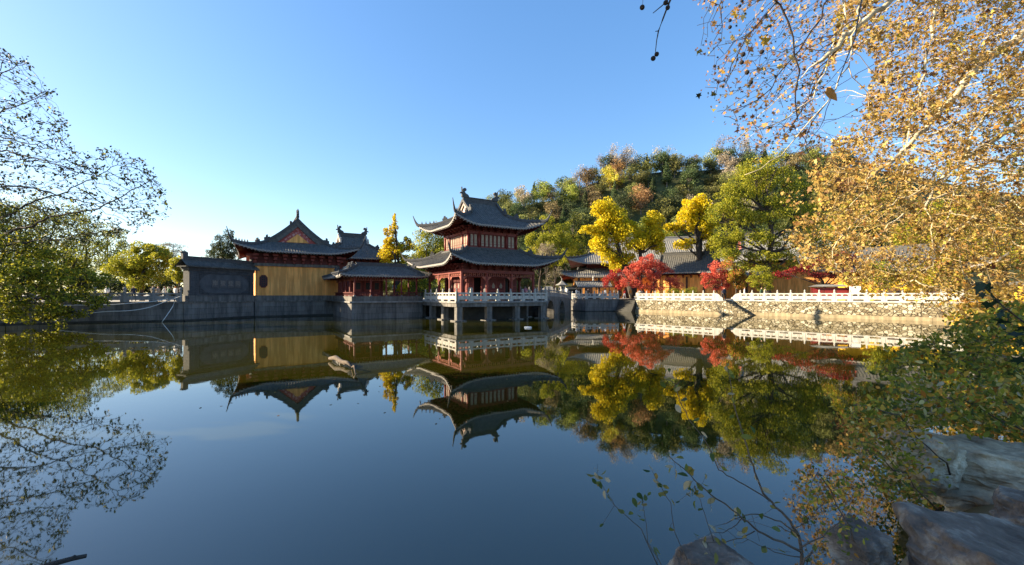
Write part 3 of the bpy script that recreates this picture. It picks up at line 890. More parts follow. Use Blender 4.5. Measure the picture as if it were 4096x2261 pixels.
pav = thing('pavilion', 'two storey red timber pavilion with dark upturned tile roofs standing in the pond', 'pavilion', (OX, OY, 0), RZ)
P4 = (-4.5, -1.55, 1.55, 4.5)
col0 = None
for u in P4:
    for v in P4:
        if abs(u) < 4 and abs(v) < 4: continue
        if col0 is None:
            mb = MB(); mb.cyl(0, 0, [(.27, DK), (.3, DK + .08), (.24, DK + .2)], 10, 1); mb.cyl(0, 0, [(.165, DK + .2), (.155, 5.02)], 12)
            col0 = o = mb.build('column', [M['red'], M['marble_grey']], pav)
        else: o = col0.copy(); COL.objects.link(o)
        o.location = (u, v, 0)
mb = MB()
for s in (-1, 1):
    mb.box(-4.62, 4.62, s * 4.5 - .12, s * 4.5 + .12, 4.98, 5.32)
    mb.box(s * 4.5 - .118, s * 4.5 + .118, -4.38, 4.38, 4.982, 5.318)
    mb.box(-4.55, 4.55, s * 4.5 - .07, s * 4.5 + .07, 4.6, 4.66); mb.box(s * 4.5 - .068, s * 4.5 + .068, -4.43, 4.43, 4.602, 4.658)
mb.build('eave_beam', M['red'], pav)
mb = MB()                                              # fret valance between the columns
for s in (-1, 1):
    n = 36
    for i in range(n):
        x0 = -4.4 + 8.8 * i / n; x1 = x0 + .05
        mb.box(x0, x1, s * 4.5 - .035, s * 4.5 + .035, 4.66, 4.98); mb.box(s * 4.5 - .034, s * 4.5 + .034, x0, x1, 4.661, 4.979)
        if i % 2: 
            mb.box(x0 + .05, x0 + .244, s * 4.5 - .033, s * 4.5 + .033, 4.78, 4.83); mb.box(s * 4.5 - .032, s * 4.5 + .032, x0 + .05, x0 + .244, 4.781, 4.829)
    for c in P4:                                         # curved corner spandrels
        for q in (-1, 1):
            if abs(c + q * .5) > 4.5: continue
            out = [(c + q * .15, 4.6), (c + q * .15, 4.2), (c + q * .25, 4.32), (c + q * .38, 4.4), (c + q * .45, 4.5), (c + q * .62, 4.6)]
            mb.prism(out, lambda a, b, t, s=s: (a, s * 4.5 + t, b), .06); mb.prism(out, lambda a, b, t, s=s: (s * 4.5 + t, a, b), .062)
mb.build('fret_valance', M['red_soft'], pav)
K = 3.12
mb = MB()
# core walls of the ground storey with openings at the doors
def wall_run(mb, fixed, sgn, axis, spans, z0, z1, th=.14):
    for a, b in spans:
        if axis == 'x': mb.box(a, b, min(sgn * fixed, sgn * (fixed - th)), max(sgn * fixed, sgn * (fixed - th)), z0, z1)
        else: mb.box(min(sgn * fixed, sgn * (fixed - th)), max(sgn * fixed, sgn * (fixed - th)), a, b, z0, z1)
for s in (-1, 1):
    wall_run(mb, K, s, 'x', [(-K, K)], 4.55, 5.9); wall_run(mb, K - .003, s, 'y', [(-K + .14, K - .14)], 4.55, 5.9)
wall_run(mb, K, 1, 'x', [(-K, K)], DK, 4.55)
mb.build('core_wall', M['red_dark'], pav)
mb = MB(); mb.box(-K + .2, K - .2, -K + 1.6, K - .2, DK, 4.6); mb.build('dark_interior', M['black'], pav)  # solid black block in place of the unlit room behind the doorways
def door_leaf(x0, x1, z0, z1, emblem=None):
    mb = MB(); mb.box(x0, x1, -.05, .05, z0, z1)
    w = x1 - x0
    for a, b in ((.04, .42), (.46, .62), (.66, .96)):
        za, zb = z0 + (z1 - z0) * a, z0 + (z1 - z0) * b
        mb.box(x0 + .07, x1 - .07, -.075, -.045, za, zb, 1)
    if emblem is not None:
        h = (z1 - z0)
        mb.prism([(x0 + w * .35, z0 + h * .55), (x0 + w * .65, z0 + h * .55), (x0 + w * .7, z0 + h * .66), (x0 + w * .5, z0 + h * .8), (x0 + w * .3, z0 + h * .66)], lambda a, b, t: (a, -.085 + t, b), .02, 2)
    return mb
LEAVES = [(-3.05, -2.55, None), (-1.42, -.5, 1), (-.46, .46, 1), (.5, 1.42, 1), (2.45, 3.05, None)]
for s_ in range(4):
    ang = [0, math.pi / 2, math.pi, -math.pi / 2][s_]
    if s_ == 2: continue
    for x0, x1, em in LEAVES:
        o = door_leaf(x0, x1, DK + .02, 4.54, em).build('door', [M['red'], M['red_dark'], M['char']], pav)
        o.rotation_euler = (0, 0, ang); o.location = (math.sin(ang) * K, -math.cos(ang) * K, 0)
    for x in (-2.5, -1.47, 1.47, 2.4):
        o = MB().box(x - .07, x + .07, -.08, .06, DK, 4.55).build('door_post', M['red'], pav); o.rotation_euler = (0, 0, ang); o.location = (math.sin(ang) * K, -math.cos(ang) * K, 0)
brackets(pav, 4.42, 4.42, 5.32, 5.98, .98, .85)
lower_roof = roof(pav, 3.3, 3.3, 6.2, 6.2, lambda d: 7.75 - 1.78 * Hc(min(1, max(0, (d - 3.3) / 2.9))), .85, .45, 3.2, .3, False, (4.45, 4.45), (.85, 1.05), name='lower_roof')
mb = MB()
for s in (-1, 1):
    mb.box(-3.5, 3.5, s * 3.32 - .16, s * 3.32 + .16, 7.5, 7.84); mb.box(s * 3.32 - .158, s * 3.32 + .158, -3.16, 3.16, 7.502, 7.838)
mb.build('flashing_ridge', M['ridge'], pav)
# upper storey
mb = MB(); mb.box(-3.0, 3.0, -3.0, 3.0, 7.4, 9.7); mb.build('upper_wall', M['red'], pav)
uc = None
for u in (-3.08, -1.75, 1.75, 3.08):
    for v in (-3.08, -1.75, 1.75, 3.08):
        if abs(u) < 3 and abs(v) < 3: continue
        if uc is None: uc = o = MB().cyl(0, 0, [(.15, 7.6), (.14, 9.6)], 10).build('upper_column', M['red'], pav, True)
        else: o = uc.copy(); COL.objects.link(o)
        o.location = (u, v, 0)
mb = MB()
for s in (-1, 1):
    mb.box(-3.2, 3.2, s * 3.08 - .1, s * 3.08 + .1, 9.36, 9.66); mb.box(s * 3.08 - .098, s * 3.08 + .098, -2.98, 2.98, 9.362, 9.658)
    mb.box(-3.15, 3.15, s * 3.06 - .08, s * 3.06 + .08, 7.84, 7.98); mb.box(s * 3.06 - .078, s * 3.06 + .078, -2.98, 2.98, 7.842, 7.978)
mb.build('upper_beam', M['red'], pav)
wf = wp = None
for s_ in range(4):
    ang = s_ * math.pi / 2
    for x in (-2.62, -2.17, -1.3, -.78, -.26, .26, .78, 1.3, 2.17, 2.62):
        if wf is None:
            mb = MB(); W2 = .205
            for a, b in ((-W2, -W2 + .045), (W2 - .045, W2)): mb.box(a, b, -.05, .05, 8.0, 9.34)
            for a, b in ((8.0, 8.06), (9.28, 9.34), (8.3, 8.34)): mb.box(-W2 + .046, W2 - .046, -.045, .045, a, b)
            wf = o = mb.build('window', M['red'], pav)
            mb = MB(); mb.box(-W2 + .03, W2 - .03, -.015, .02, 8.02, 9.3); wp = mb.build('pane', M['window'], wf); pp = wp
        else:
            o = wf.copy(); COL.objects.link(o); pp = wp.copy(); COL.objects.link(pp); pp.parent = o
        o.rotation_euler = (0, 0, ang); o.location = (math.cos(ang) * x + math.sin(ang) * 3.06, math.sin(ang) * x - math.cos(ang) * 3.06, 0)
brackets(pav, 3.05, 3.05, 9.66, 10.2, .8, .8, name='upper_bracket_band')
hip_gable(pav, 5.15, 4.9, 2.2, 13.5, 10.15, .85, .45, (3.1, 3.1), gmat='gable_pale', verge_mat='ridge', horn=(.75, 1.2), name='upper_roof', Lc=2.8)
bell = None
for q in ((-1, -1), (1, -1), (-1, 1), (1, 1)):
    for rr, zz in ((6.5, 6.62), (5.45, 10.8)):
        if bell is None: bell = o = MB().cyl(0, 0, [(.015, .0), (.015, -.22), (.07, -.24), (.1, -.5), (.12, -.52)], 8).build('wind_bell', M['dark_wood'], pav)
        else: o = bell.copy(); COL.objects.link(o)
        o.location = (q[0] * rr, q[1] * (rr - (0 if rr > 6 else .25)), zz)

# balustrades on the deck
def lbal(label, a, b, n, **kw):
    p, q = LOC(*a), LOC(*b); return balustrade(label, (p.x, p.y), (q.x, q.y), n, kw.pop('z', DK), kw.pop('mat', 'marble'), **kw)
lbal('white stone balustrade along the shaded front edge of the pavilion platform', (-5.56, -5.56), (5.56, -5.56), 7, group='balustrades round the pavilion platform')
lbal('short white stone balustrade along the sunlit left edge of the pavilion platform', (-5.56, 3.1), (-5.56, -5.56), 5, group='balustrades round the pavilion platform', skip_first=False)
lbal('white stone balustrade along the right edge of the pavilion platform by the bridge', (5.56, -5.3), (5.56, 2.6), 5, group='balustrades round the pavilion platform', skip_first=False)

# stone stele near the deck corner and round table
st = thing('stone_stele', 'small upright stone tablet standing on the pavilion platform near its front left corner', 'stele', LOC(-3.7, -4.9, DK), RZ)
mb = MB(); mb.box(-.35, .35, -.12, .12, 0, .25); mb.build('base', M['stone_plain'], st)
mb = MB(); mb.prism([(-.28, .25), (.28, .25), (.28, 1.3), (.2, 1.42), (-.2, 1.42), (-.28, 1.3)], lambda a, b, c: (a, c, b), .1); mb.build('tablet', M['marble_grey'], st)

# ------------------------------------------------------------------ covered corridor left of the pavilion
cor = thing('covered_corridor', 'low open sided corridor with red posts and a grey tiled roof linking hall and pavilion', 'corridor', (OX, OY, 0), RZ)
mb = MB(); mb.box(-13.75, -5.75, 3.65, 7.2, -1.5, 1.8); mb.box(-13.75, -10.6, 7.2, 15.2, -1.5, 1.8)
mb.build('podium_wall', M['stone'], cor)
mb = MB(); mb.box(-13.95, -5.74, 3.45, 7.25, 1.802, 1.96); mb.box(-13.95, -10.55, 7.25, 15.25, 1.802, 1.96); mb.build('coping', M['marble_grey'], cor)
mb = MB(); mb.box(-13.7, -5.74, 3.7, 7.18, 1.962, 2.5); mb.box(-13.7, -10.62, 7.18, 15.2, 1.962, 2.5); mb.build('plinth', M['stone_plain'], cor)
cc = None
spots = [(u, 4.0) for u in (-13.35, -11.6, -9.9, -8.15, -6.35)] + [(u, 6.8) for u in (-11.6, -9.9, -8.15, -6.35)] + [(-13.35, v) for v in (6.3, 8.6, 10.9, 13.2)] + [(-10.9, v) for v in (9.0, 12.0)]
for u, v in spots:
    if cc is None:
        mb = MB(); mb.cyl(0, 0, [(.17, 2.5), (.18, 2.56), (.14, 2.64)], 8, 1); mb.cyl(0, 0, [(.115, 2.64), (.105, 4.75)], 10)
        cc = o = mb.build('post', [M['red'], M['marble_grey']], cor)
    else: o = cc.copy(); COL.objects.link(o)
    o.location = (u, v, 0)
mb = MB()
mb.box(-13.45, -5.8, 3.91, 4.09, 4.55, 4.78); mb.box(-11.7, -5.8, 6.71, 6.89, 4.55, 4.78); mb.box(-13.44, -13.26, 4.092, 15.2, 4.552, 4.778); mb.box(-10.99, -10.81, 6.892, 15.2, 4.552, 4.778)
mb.build('beam', M['red_dark'], cor)
mb = MB()
for i in range(28): 
    x = -13.2 + 7.2 * i / 28; mb.box(x, x + .04, 3.97, 4.03, 4.3, 4.55)
mb.box(-13.25, -5.9, 3.965, 4.035, 4.28, 4.32)
for i in range(40):
    y = 4.2 + 10.9 * i / 40; mb.box(-13.38, -13.32, y, y + .04, 4.3, 4.55)
mb.box(-13.385, -13.315, 4.1, 15.1, 4.28, 4.32)
mb.build('fret_valance', M['red_soft'], cor)
mb = MB()
mb.box(-13.5, -5.8, 3.78, 4.05, 2.9, 2.98); mb.box(-13.58, -13.3, 4.06, 15.1, 2.902, 2.982)
mb.box(-13.45, -5.8, 3.86, 3.92, 2.54, 2.6); mb.box(-13.49, -13.43, 4.06, 15.1, 2.542, 2.602)
for i in range(44):
    x = -13.4 + 7.5 * i / 44; mb.box(x, x + .06, 3.865, 3.915, 2.6, 2.9)
for i in range(60):
    y = 4.1 + 11 * i / 60; mb.box(-13.485, -13.435, y, y + .06, 2.6, 2.9)
mb.build('bench_rail', M['red_dark'], cor)
mb = MB(); mb.box(-13.3, -9.5, 6.88, 7.02, 2.5, 4.7); mb.build('back_wall', M['red_dark'], cor)
for x in (-12.4, -11.3, -10.2):
    mb = MB(); mb.box(x - .38, x + .38, 6.8, 6.878, 2.52, 4.2); mb.box(x - .3, x + .3, 6.775, 6.8, 3.3, 4.1, 1); mb.box(x - .3, x + .3, 6.775, 6.8, 2.6, 3.1, 2)
    mb.build('door', [M['red'], M['black'], M['red_dark']], cor)
zc = lambda d: 6.05 - 1.2 * Hc(min(1, d / 2.2))
r1 = roof(cor, 2.75, .05, 4.9, 2.2, zc, .18, .12, 1.2, .27, True, (4.0, 1.4), (.2, .15), figures=0, name='roof', soffit_rise=.2, horn_r=.11)
r1.location = (-10.0, 5.4, 0)
r2 = roof(cor, 3.3, .05, 5.45, 2.2, lambda d: zc(d) - .03, .1, .05, 1.0, .27, True, (5.2, 1.3), (.05, .02), figures=0, name='roof', soffit_rise=.2, horn_r=.1)
r2.location = (-12.72, 10.0, 0); r2.rotation_euler = (0, 0, math.pi / 2)
mb = MB(); mb.box(-2.85, 2.85, -.13, .13, 5.95, 6.28); mb.box(-2.95, 2.95, -.09, .09, 6.282, 6.38); mb.build('roof_ridge', M['ridge'], r1)
mb = MB(); mb.box(-3.4, 3.4, -.13, .13, 5.92, 6.24); mb.build('roof_ridge', M['ridge_pale'], r2)

# ------------------------------------------------------------------ yellow hall, gable end towards the pond
hall = thing('temple_hall', 'yellow walled temple hall with its dark tiled gable end facing the pond', 'temple hall', LOC(-17.75, 21.5), RZ + math.pi / 2)
mb = MB(); mb.box(-6.0, 6.0, -4.7, 4.7, 2.55, 6.3); mb.build('wall', M['yellow'], hall)
mb = MB(); mb.box(-6.12, 6.12, -4.82, 4.82, 1.9, 2.6); mb.build('stone_base', M['stone_plain'], hall)
mb = MB(); mb.box(-6.2, 6.2, -4.9, 4.9, 6.2, 6.34); mb.box(-6.12, 6.12, -4.82, 4.82, 6.342, 6.55); mb.build('cornice', M['stone_plain'], hall)
mb = MB(); oc = [(.2, 0), (.43, .3), (.43, 1.25), (.2, 1.55), (-.2, 1.55), (-.43, 1.25), (-.43, .3), (-.2, 0)]
mb.prism(oc, lambda a, b, c: (-6.02 + c, 3.85 + a, 3.55 + b), .12)
mb.prism([(a * .8, .12 + b * .85) for a, b in oc], lambda a, b, c: (-6.08 + c, 3.85 + a, 3.55 + b), .04, 1)
wnd = mb.build('window', [M['red_dark'], M['black']], hall)
mb = MB()
for i in range(3): mb.box(-6.115, -6.1, 3.85 - .22 + .2 * i, 3.85 - .18 + .2 * i, 3.75, 4.95)
for i in range(4): mb.box(-6.112, -6.102, 3.52, 4.18, 3.9 + .25 * i, 3.94 + .25 * i)
mb.build('lattice', M['red_dark'], wnd)
brackets(hall, 5.95, 4.65, 6.55, 7.75, 1.0, 1.0, 'red')
hr = hip_gable(hall, 8.0, 6.5, 4.95, 12.25, 7.95, .8, .45, (5.95, 4.65), horn=(.8, 1.5), inner=(1.35, 9.4, 10.5), band=.8, cv=.6, chi=.85, figures=5, Lc=3.4)

# second hall, behind
hall2 = thing('temple_hall', 'small red walled temple hall rising behind the yellow hall and the corridor', 'temple hall', LOC(-9.4, 24.5), RZ)
mb = MB(); mb.box(-3.7, 3.7, -3.2, 3.2, 1.9, 7.7); mb.build('wall', M['red'], hall2)
brackets(hall2, 3.65, 3.15, 7.0, 8.1, .9, .8, 'red')
hr2 = hip_gable(hall2, 5.4, 4.8, 2.0, 11.7, 8.1, .7, .4, (3.65, 3.15), gmat='gable_pale', verge_mat='ridge_pale', horn=(.7, 1.0))

# ------------------------------------------------------------------ brick screen wall with four characters
S0, S1 = Vector((-33.6, 44.2)), Vector((-31.1, 51.4)); sd = S1 - S0; SL = sd.length
scr = thing('screen_wall', 'dark grey brick screen wall with a tiled coping and four square character plaques', 'screen wall', (S0.x, S0.y, 0), math.atan2(sd.y, sd.x))
mb = MB(); mb.box(.1, SL - .1, 0, .8, 2.55, 5.62); mb.build('wall_face', M['brick'], scr)
mb = MB(); mb.box(0, SL, -.12, .9, 1.98, 2.6); mb.build('stone_base', M['stone'], scr)
mb = MB()
for x0, x1 in ((.1, 1.15), (SL - .65, SL - .1)): mb.box(x0, x1, -.1, -.002, 2.602, 5.3)
mb.box(.1, SL - .1, -.104, -.003, 5.0, 5.3); mb.box(.0, SL, -.2, 1.0, 5.302, 5.6)
mb.box(1.152, SL - .652, -.07, -.003, 2.61, 2.8)
mb.build('frame', M['brick'], scr)
px0, px1, pz0, pz1 = 1.2, SL - .7, 2.85, 4.95
mb = MB(); mb.box(px0, px1, -.04, -.004, pz0, pz1); mb.build('panel', M['brick_panel'], scr)
for cx, dx in ((px0, 1), (px1, -1)):
    for cz, dz in ((pz0, 1), (pz1, -1)):
        mb = MB(); mb.prism([(0, 0), (.95 * dx, 0), (.8 * dx, .16 * dz), (.5 * dx, .22 * dz), (.36 * dx, .4 * dz), (.16 * dx, .5 * dz), (.1 * dx, .72 * dz), (0, .8 * dz)], lambda a, b, c, cx=cx, cz=cz: (cx + a, -.055 + c, cz + b), .05)
        mb.build('carved_corner', M['brick'], scr)


def glyph(ch, size, parent, loc, rot, mat, depth=.02, name='character'):
    cu = bpy.data.curves.new('glyph', 'FONT'); cu.body = ch; cu.size = size; cu.align_x = 'CENTER'; cu.align_y = 'CENTER'; cu.extrude = depth; cu.resolution_u = 2
    t = bpy.data.objects.new('glyph', cu); COL.objects.link(t)
    dg = bpy.context.evaluated_depsgraph_get(); me = bpy.data.meshes.new_from_object(t.evaluated_get(dg))
    bpy.data.objects.remove(t)
    me.materials.clear(); me.materials.append(mat)
    o = bpy.data.objects.new(name, me); COL.objects.link(o); o.parent = parent; o.location = loc; o.rotation_euler = rot
    return o


for i, ch in enumerate('岸彼登同'):
    x = px0 + (px1 - px0) * (.29 + .155 * i)
    mb = MB(); mb.box(x - .37, x + .37, -.075, -.042, 3.55, 4.33); mb.box(x - .39, x + .39, -.09, -.042, 3.5, 3.548)
    pq = mb.build('plaque', M['plaque'], scr)
    glyph(ch, .62, pq, (x, -.082, 3.93), (math.pi / 2, 0, 0), M['char'], .008)
# tiled coping: a little gable roof
mb = MB(); n = int((SL + .8) / .24)
for s in (-1, 1):
    vs = []; fs = []; cols = []
    for i in range(n):
        for ph, h in ((0, 0), (.28, 0), (.4, 1), (.6, 1), (.72, 0)): cols.append((-.4 + (i + ph) * (SL + .8) / n, h))
    cols.append((SL + .4, 0))
    for x, h in cols:
        for j in range(5):
            t = j / 4; vs.append((x, .4 + s * (.08 + .82 * t), 6.38 - .66 * Hc(t) + h * .06))
        vs.append((x, .4 + s * .885, 5.62 - .04 * (1 - h)))
    for i in range(len(cols) - 1):
        for j in range(5): fs.append((i * 6 + j, i * 6 + j + 1, (i + 1) * 6 + j + 1, (i + 1) * 6 + j))
    mb.add(vs, fs)
mb.box(-.35, SL + .35, -.32, 1.12, 5.602, 5.68, 1)
mb.build('tiled_coping', [M['tile'], M['ridge']], scr)
mb = MB(); mb.box(-.1, SL + .2, .26, .54, 6.36, 6.62); mb.box(-.15, SL + .2, .22, .58, 6.622, 6.74)
mb.prism([(-.3, 6.4), (-.3, 7.0), (-.45, 7.08), (-.4, 7.2), (-.02, 7.22), (.22, 7.1), (.22, 6.75), (.3, 6.4)], lambda a, b, c: (a, .4 + c, b), .34)
mb.prism([(SL - .2, 6.4), (SL - .12, 6.95), (SL + .12, 7.0), (SL + .3, 6.9), (SL + .25, 6.4)], lambda a, b, c: (a, .4 + c, b), .34)
mb.build('ridge', M['ridge'], scr)

# ------------------------------------------------------------------ embankments
embankment('grey stained stone embankment under the left balustrade beside the overhanging trees', (-46, 38.8), (-33.8, 44.0), 1.99, 'stone', foot='stone_dark', foot_h=.12)
embankment('mossy embankment at the far left shore under the overhanging trees', (-62, 27), (-46.05, 38.75), 1.99, 'stone', foot='stone_dark', foot_h=.12)
embankment('grey stone embankment below the dark brick screen wall', (-33.75, 43.9), (-30.95, 51.25), 1.99, 'stone', foot='stone_dark', foot_h=.14)
embankment('grey stone embankment below the yellow hall wall', (-30.9, 51.3), LOC(-13.6, 15.2).xy, 1.99, 'stone', foot='stone_dark', foot_h=.16)
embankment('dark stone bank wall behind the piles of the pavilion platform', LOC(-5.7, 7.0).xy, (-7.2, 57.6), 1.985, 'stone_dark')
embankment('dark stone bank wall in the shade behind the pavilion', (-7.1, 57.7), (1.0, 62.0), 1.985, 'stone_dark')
embankment('stone side wall of the narrow channel beyond the arch bridge', (1.05, 62.1), (2.5, 76), 1.985, 'stone')
embankment('short left side wall of the shaded quay next to the arch bridge', (9.95, 71.9), (11.75, 68.55), 1.99, 'stone', foot='stone_dark', foot_h=.1)
embankment('front wall of the shaded quay below the incense shelter', (11.8, 68.5), (17.4, 69.4), 1.99, 'stone', foot='stone_dark', foot_h=.1)
embankment('sunlit rubble quay wall left of the water stairs', A0, A1, 1.99, 'rubble', 'marble', 'stone_warm', .7)
embankment('long sunlit rubble quay wall right of the water stairs', B0, B1 + DW * .4, 1.99, 'rubble', 'marble', 'stone_warm', .7)

# balustrades on the banks
balustrade('grey stone balustrade with lion topped posts on the left embankment', Vector((-47, 38.8)) + Vector((-.13, .32)) , Vector((-34.3, 44.2)), 6, 1.99, 'marble_grey', 'eye', post='lion')
balustrade('pale stone balustrade on the short left side of the shaded quay', (10.15, 71.7), (11.95, 68.75), 2, 1.99, 'marble')
balustrade('pale stone balustrade along the front of the shaded quay below the incense shelter', (12.0, 68.75), (17.3, 69.62), 4, 1.99, 'marble', skip_first=True)
balustrade('sunlit white balustrade on the rubble quay left of the water stairs', A0 - NO * .22 + DW * .3, A1 - NO * .22 - DW * 1.3, 8, 1.99, 'marble', drum1=True)
balustrade('long sunlit white balustrade on the rubble quay right of the water stairs', B0 - NO * .22 + DW * 1.5, B1 - NO * .22, 14, 1.99, 'marble', drum0=True)

# water stairs
stp = thing('water_stairs', 'flight of stone steps running down to the water between two sunlit quay walls', 'steps', (A1.x, A1.y, 0), math.atan2(DW.y, DW.x))
ns = 9
for i in range(ns):
    mb = MB(); mb.box(.02 + i * .38, .02 + (i + 1) * .38 - .003, .02, 1.57, -1.2, 1.98 - (i + .6) * 1.98 / ns); mb.build('step', M['rubble'], stp)
d = Vector((19.55, 67.25)) - Vector((17.45, 69.4))
stp2 = thing('water_stairs', 'dark shaded steps descending into the water at the corner of the quay', 'steps', (17.45, 69.4, 0), math.atan2(d.y, d.x))
for i in range(7):
    mb = MB(); mb.box(.05, d.length - .05, -.2 * (i + 1) + .003, -.2 * i, -1.2, 1.96 - (i + .5) * .28); mb.build('step', M['stone_dark'], stp2)  # shade on these steps is painted by the near-black stone

# ------------------------------------------------------------------ arch bridge
Q0, Q1 = Vector((3.7, 53.6)), Vector((9.75, 70.5)); bd = Q1 - Q0; BL = bd.length
br = thing('arch_bridge', 'grey stone bridge with two round arches between the pavilion and the quay', 'bridge', (Q0.x, Q0.y, 0), math.atan2(bd.y, bd.x))
ARC = [(4.3, 1.95), (11.2, 1.75)]
ts = sorted(set([BL * i / 60 for i in range(61)] + [c + r * math.cos(math.pi * k / 16) for c, r in ARC for k in range(17)]))
def bz(t):
    for c, r in ARC:
        if abs(t - c) < r - 1e-6: return math.sqrt(r * r - (t - c) ** 2) - .02
    return -1.2
def bt(t): return 2.46 - .47 * (t / BL) + .18 * math.sin(math.pi * min(1, t / BL))
mb = MB(); vs = []; fs = []
for t in ts:
    for y in (0, 3.0): vs += [(t, y, bz(t)), (t, y, bt(t))]
for i in range(len(ts) - 1):
    a, b = 4 * i, 4 * i + 4
    fs += [(a, b, b + 1, a + 1), (a + 2, a + 3, b + 3, b + 2), (a + 1, b + 1, b + 3, a + 3), (a, a + 2, b + 2, b)]
mb.add(vs, fs); mb.build('span', M['stone_plain'], br)
for c, r in ARC:
    mb = MB()
    for k in range(15):
        a0, a1 = math.pi * k / 15 + .012, math.pi * (k + 1) / 15 - .012
        mb.prism([(c + r * math.cos(a0), r * math.sin(a0)), (c + (r + .32) * math.cos(a0), (r + .32) * math.sin(a0)), (c + (r + .32) * math.cos(a1), (r + .32) * math.sin(a1)), (c + r * math.cos(a1), r * math.sin(a1))], lambda a, b, t: (a, -.04 + t, b), .076)
    mb.build('arch_ring', M['stone_plain'], br)
for y in (.12, 2.88):
    n = 9
    for i in range(n + 1):
        t = .3 + (BL - .6) * i / n; mb = MB(); z = bt(t); mb.box(t - .1, t + .1, y - .1, y + .1, z, z + .98); mb.cyl(t, y, [(.08, z + .98), (.1, z + 1.05), (.1, z + 1.2), (.03, z + 1.3)], 6); mb.build('post', M['marble_grey'], br)
        if i < n:
            t1 = .3 + (BL - .6) * (i + 1) / n; mb = MB(); z1 = bt(t1)
            for a, b in ((0, .55), (.72, .86)):
                mb.add([(t + .11, y - .07, z + a), (t1 - .11, y - .07, z1 + a), (t1 - .11, y + .07, z1 + a), (t + .11, y + .07, z + a), (t + .11, y - .07, z + b), (t1 - .11, y - .07, z1 + b), (t1 - .11, y + .07, z1 + b), (t + .11, y + .07, z + b)],
                       [(3, 2, 1, 0), (4, 5, 6, 7), (0, 1, 5, 4), (1, 2, 6, 5), (2, 3, 7, 6), (3, 0, 4, 7)])
            tm = (t + t1) / 2; zm = bt(tm); mb.box(tm - .1, tm + .1, y - .06, y + .06, zm + .54, zm + .73)
            mb.build('rail_panel', M['marble_grey'], br)

# ------------------------------------------------------------------ right-hand halls
hc = thing('temple_hall', 'large grey roofed yellow temple hall with two eaves at the foot of the wooded hill', 'temple hall', (29.8, 91, 0), math.radians(-8))
mb = MB(); mb.box(-16.5, 16.5, -8.2, 8.2, 1.9, 6.9); mb.build('wall', M['yellow'], hc)
mb = MB(); mb.box(-13.6, 13.6, -5.3, 5.3, 6.9, 9.2); mb.build('upper_wall', M['red_dark'], hc)
for i in range(9):
    x = -15.5 + 31 * i / 8; MB().cyl(x, -9.2, [(.22, 1.96), (.2, 6.3)], 8).build('column', M['dark_wood'], hc)
for i in range(8):
    x = -13.6 + 31 * i / 8
    if i % 2 == 0:
        mb = MB(); mb.prism([(x - .75, 2.0), (x + .75, 2.0), (x + .75, 4.2), (x + .45, 4.8), (x, 5.0), (x - .45, 4.8), (x - .75, 4.2)], lambda a, b, c: (a, -8.22 + c, b), .1); mb.build('door', M['dark_wood'], hc)
brackets(hc, 16.4, 8.1, 5.8, 6.6, 2.0, .9)
l1 = roof(hc, 13.8, 5.5, 19, 10.7, lambda d: 8.1 - 1.9 * Hc(min(1, max(0, (d - 5.5) / 5.2))), .9, .5, 3.5, .42, False, (16.4, 8.1), (.9, 1.2), 'tile_pale', 5, name='lower_roof')
l2 = hip_gable(hc, 17.2, 8.6, 11.2, 14.2, 8.9, 1.0, .6, (13.6, 5.3), 'tile_pale', (1.0, 1.5), ridge_mat='ridge_pale', chi=1.2, sp=.42, ridge_h=.8, name='upper_roof', rafters=False, Lc=4)
hd = thing('gate_hall', 'dark roofed side hall half hidden behind the red maples', 'temple hall', (33.0, 79.5, 0), math.radians(-28))
mb = MB(); mb.box(-6, 6, -3.5, 3.5, 1.9, 6.2); mb.build('wall', M['yellow'], hd)
for i in range(5):
    MB().cyl(-5.6 + 2.8 * i, -4.1, [(.18, 1.96), (.16, 5.9)], 8).build('column', M['dark_wood'], hd)
brackets(hd, 5.95, 3.45, 5.7, 6.4, 1.2, .8)
l3 = hip_gable(hd, 8, 5.8, 5, 10.2, 6.6, .9, .6, (5.95, 3.45), 'tile', (.8, 1.1), chi=.9, sp=.36, rafters=False)
c = Vector((45.5, 51.8)) - NO * 6.3 + DW * 2.0
he = thing('temple_hall', 'bright yellow walled hall with an arched doorway behind the right balustrade', 'temple hall', (c.x, c.y, 0), math.atan2(DW.y, DW.x))
mb = MB(); mb.box(-7, 4, -5.2, 5.2, 1.9, 5.4); mb.build('wall', M['yellow_bright'], he)
for x in (-5.2, -1.5, 2):
    mb = MB(); mb.prism([(x - .75, 1.97), (x + .75, 1.97), (x + .72, 3.0), (x + .5, 3.45), (x, 3.65), (x - .5, 3.45), (x - .72, 3.0)], lambda a, b, c: (a, -5.22 + c, b), .1); mb.build('arched_door', M['dark_wood'], he)
l4 = hip_gable(he, 8.2, 7.6, 4.6, 8.6, 5.7, .7, .5, (5.4, 5.1), 'tile', (.8, 1.1), sp=.36, rafters=False)
l4.location = (-1.5, 0, 0)
gw = thing('garden_wall', 'low bright yellow garden wall with a grey cap continuing right of the arched doorway', 'wall', (c.x, c.y, 0), math.atan2(DW.y, DW.x))
mb = MB(); mb.box(4.3, 19, -4.6, -4.2, 1.9, 3.7); mb.build('wall_face', M['yellow_bright'], gw)
mb = MB(); mb.prism([(-4.9, 3.702), (-3.9, 3.702), (-4.4, 4.1)], lambda a, b, t: (11.65 + t, a, b), 14.7); mb.build('cap', M['tile'], gw)
hf = thing('temple_hall', 'grey tiled hall roof showing between the tree crowns at the right foot of the hill', 'temple hall', (57, 88, 0), math.radians(-20))
mb = MB(); mb.box(-10, 10, -5, 5, 1.9, 9); mb.build('wall', M['yellow'], hf)
l5 = hip_gable(hf, 13, 8, 9, 15.5, 9.5, .9, .5, (10, 5), 'tile_pale', (.9, 1.2), sp=.42, rafters=False)

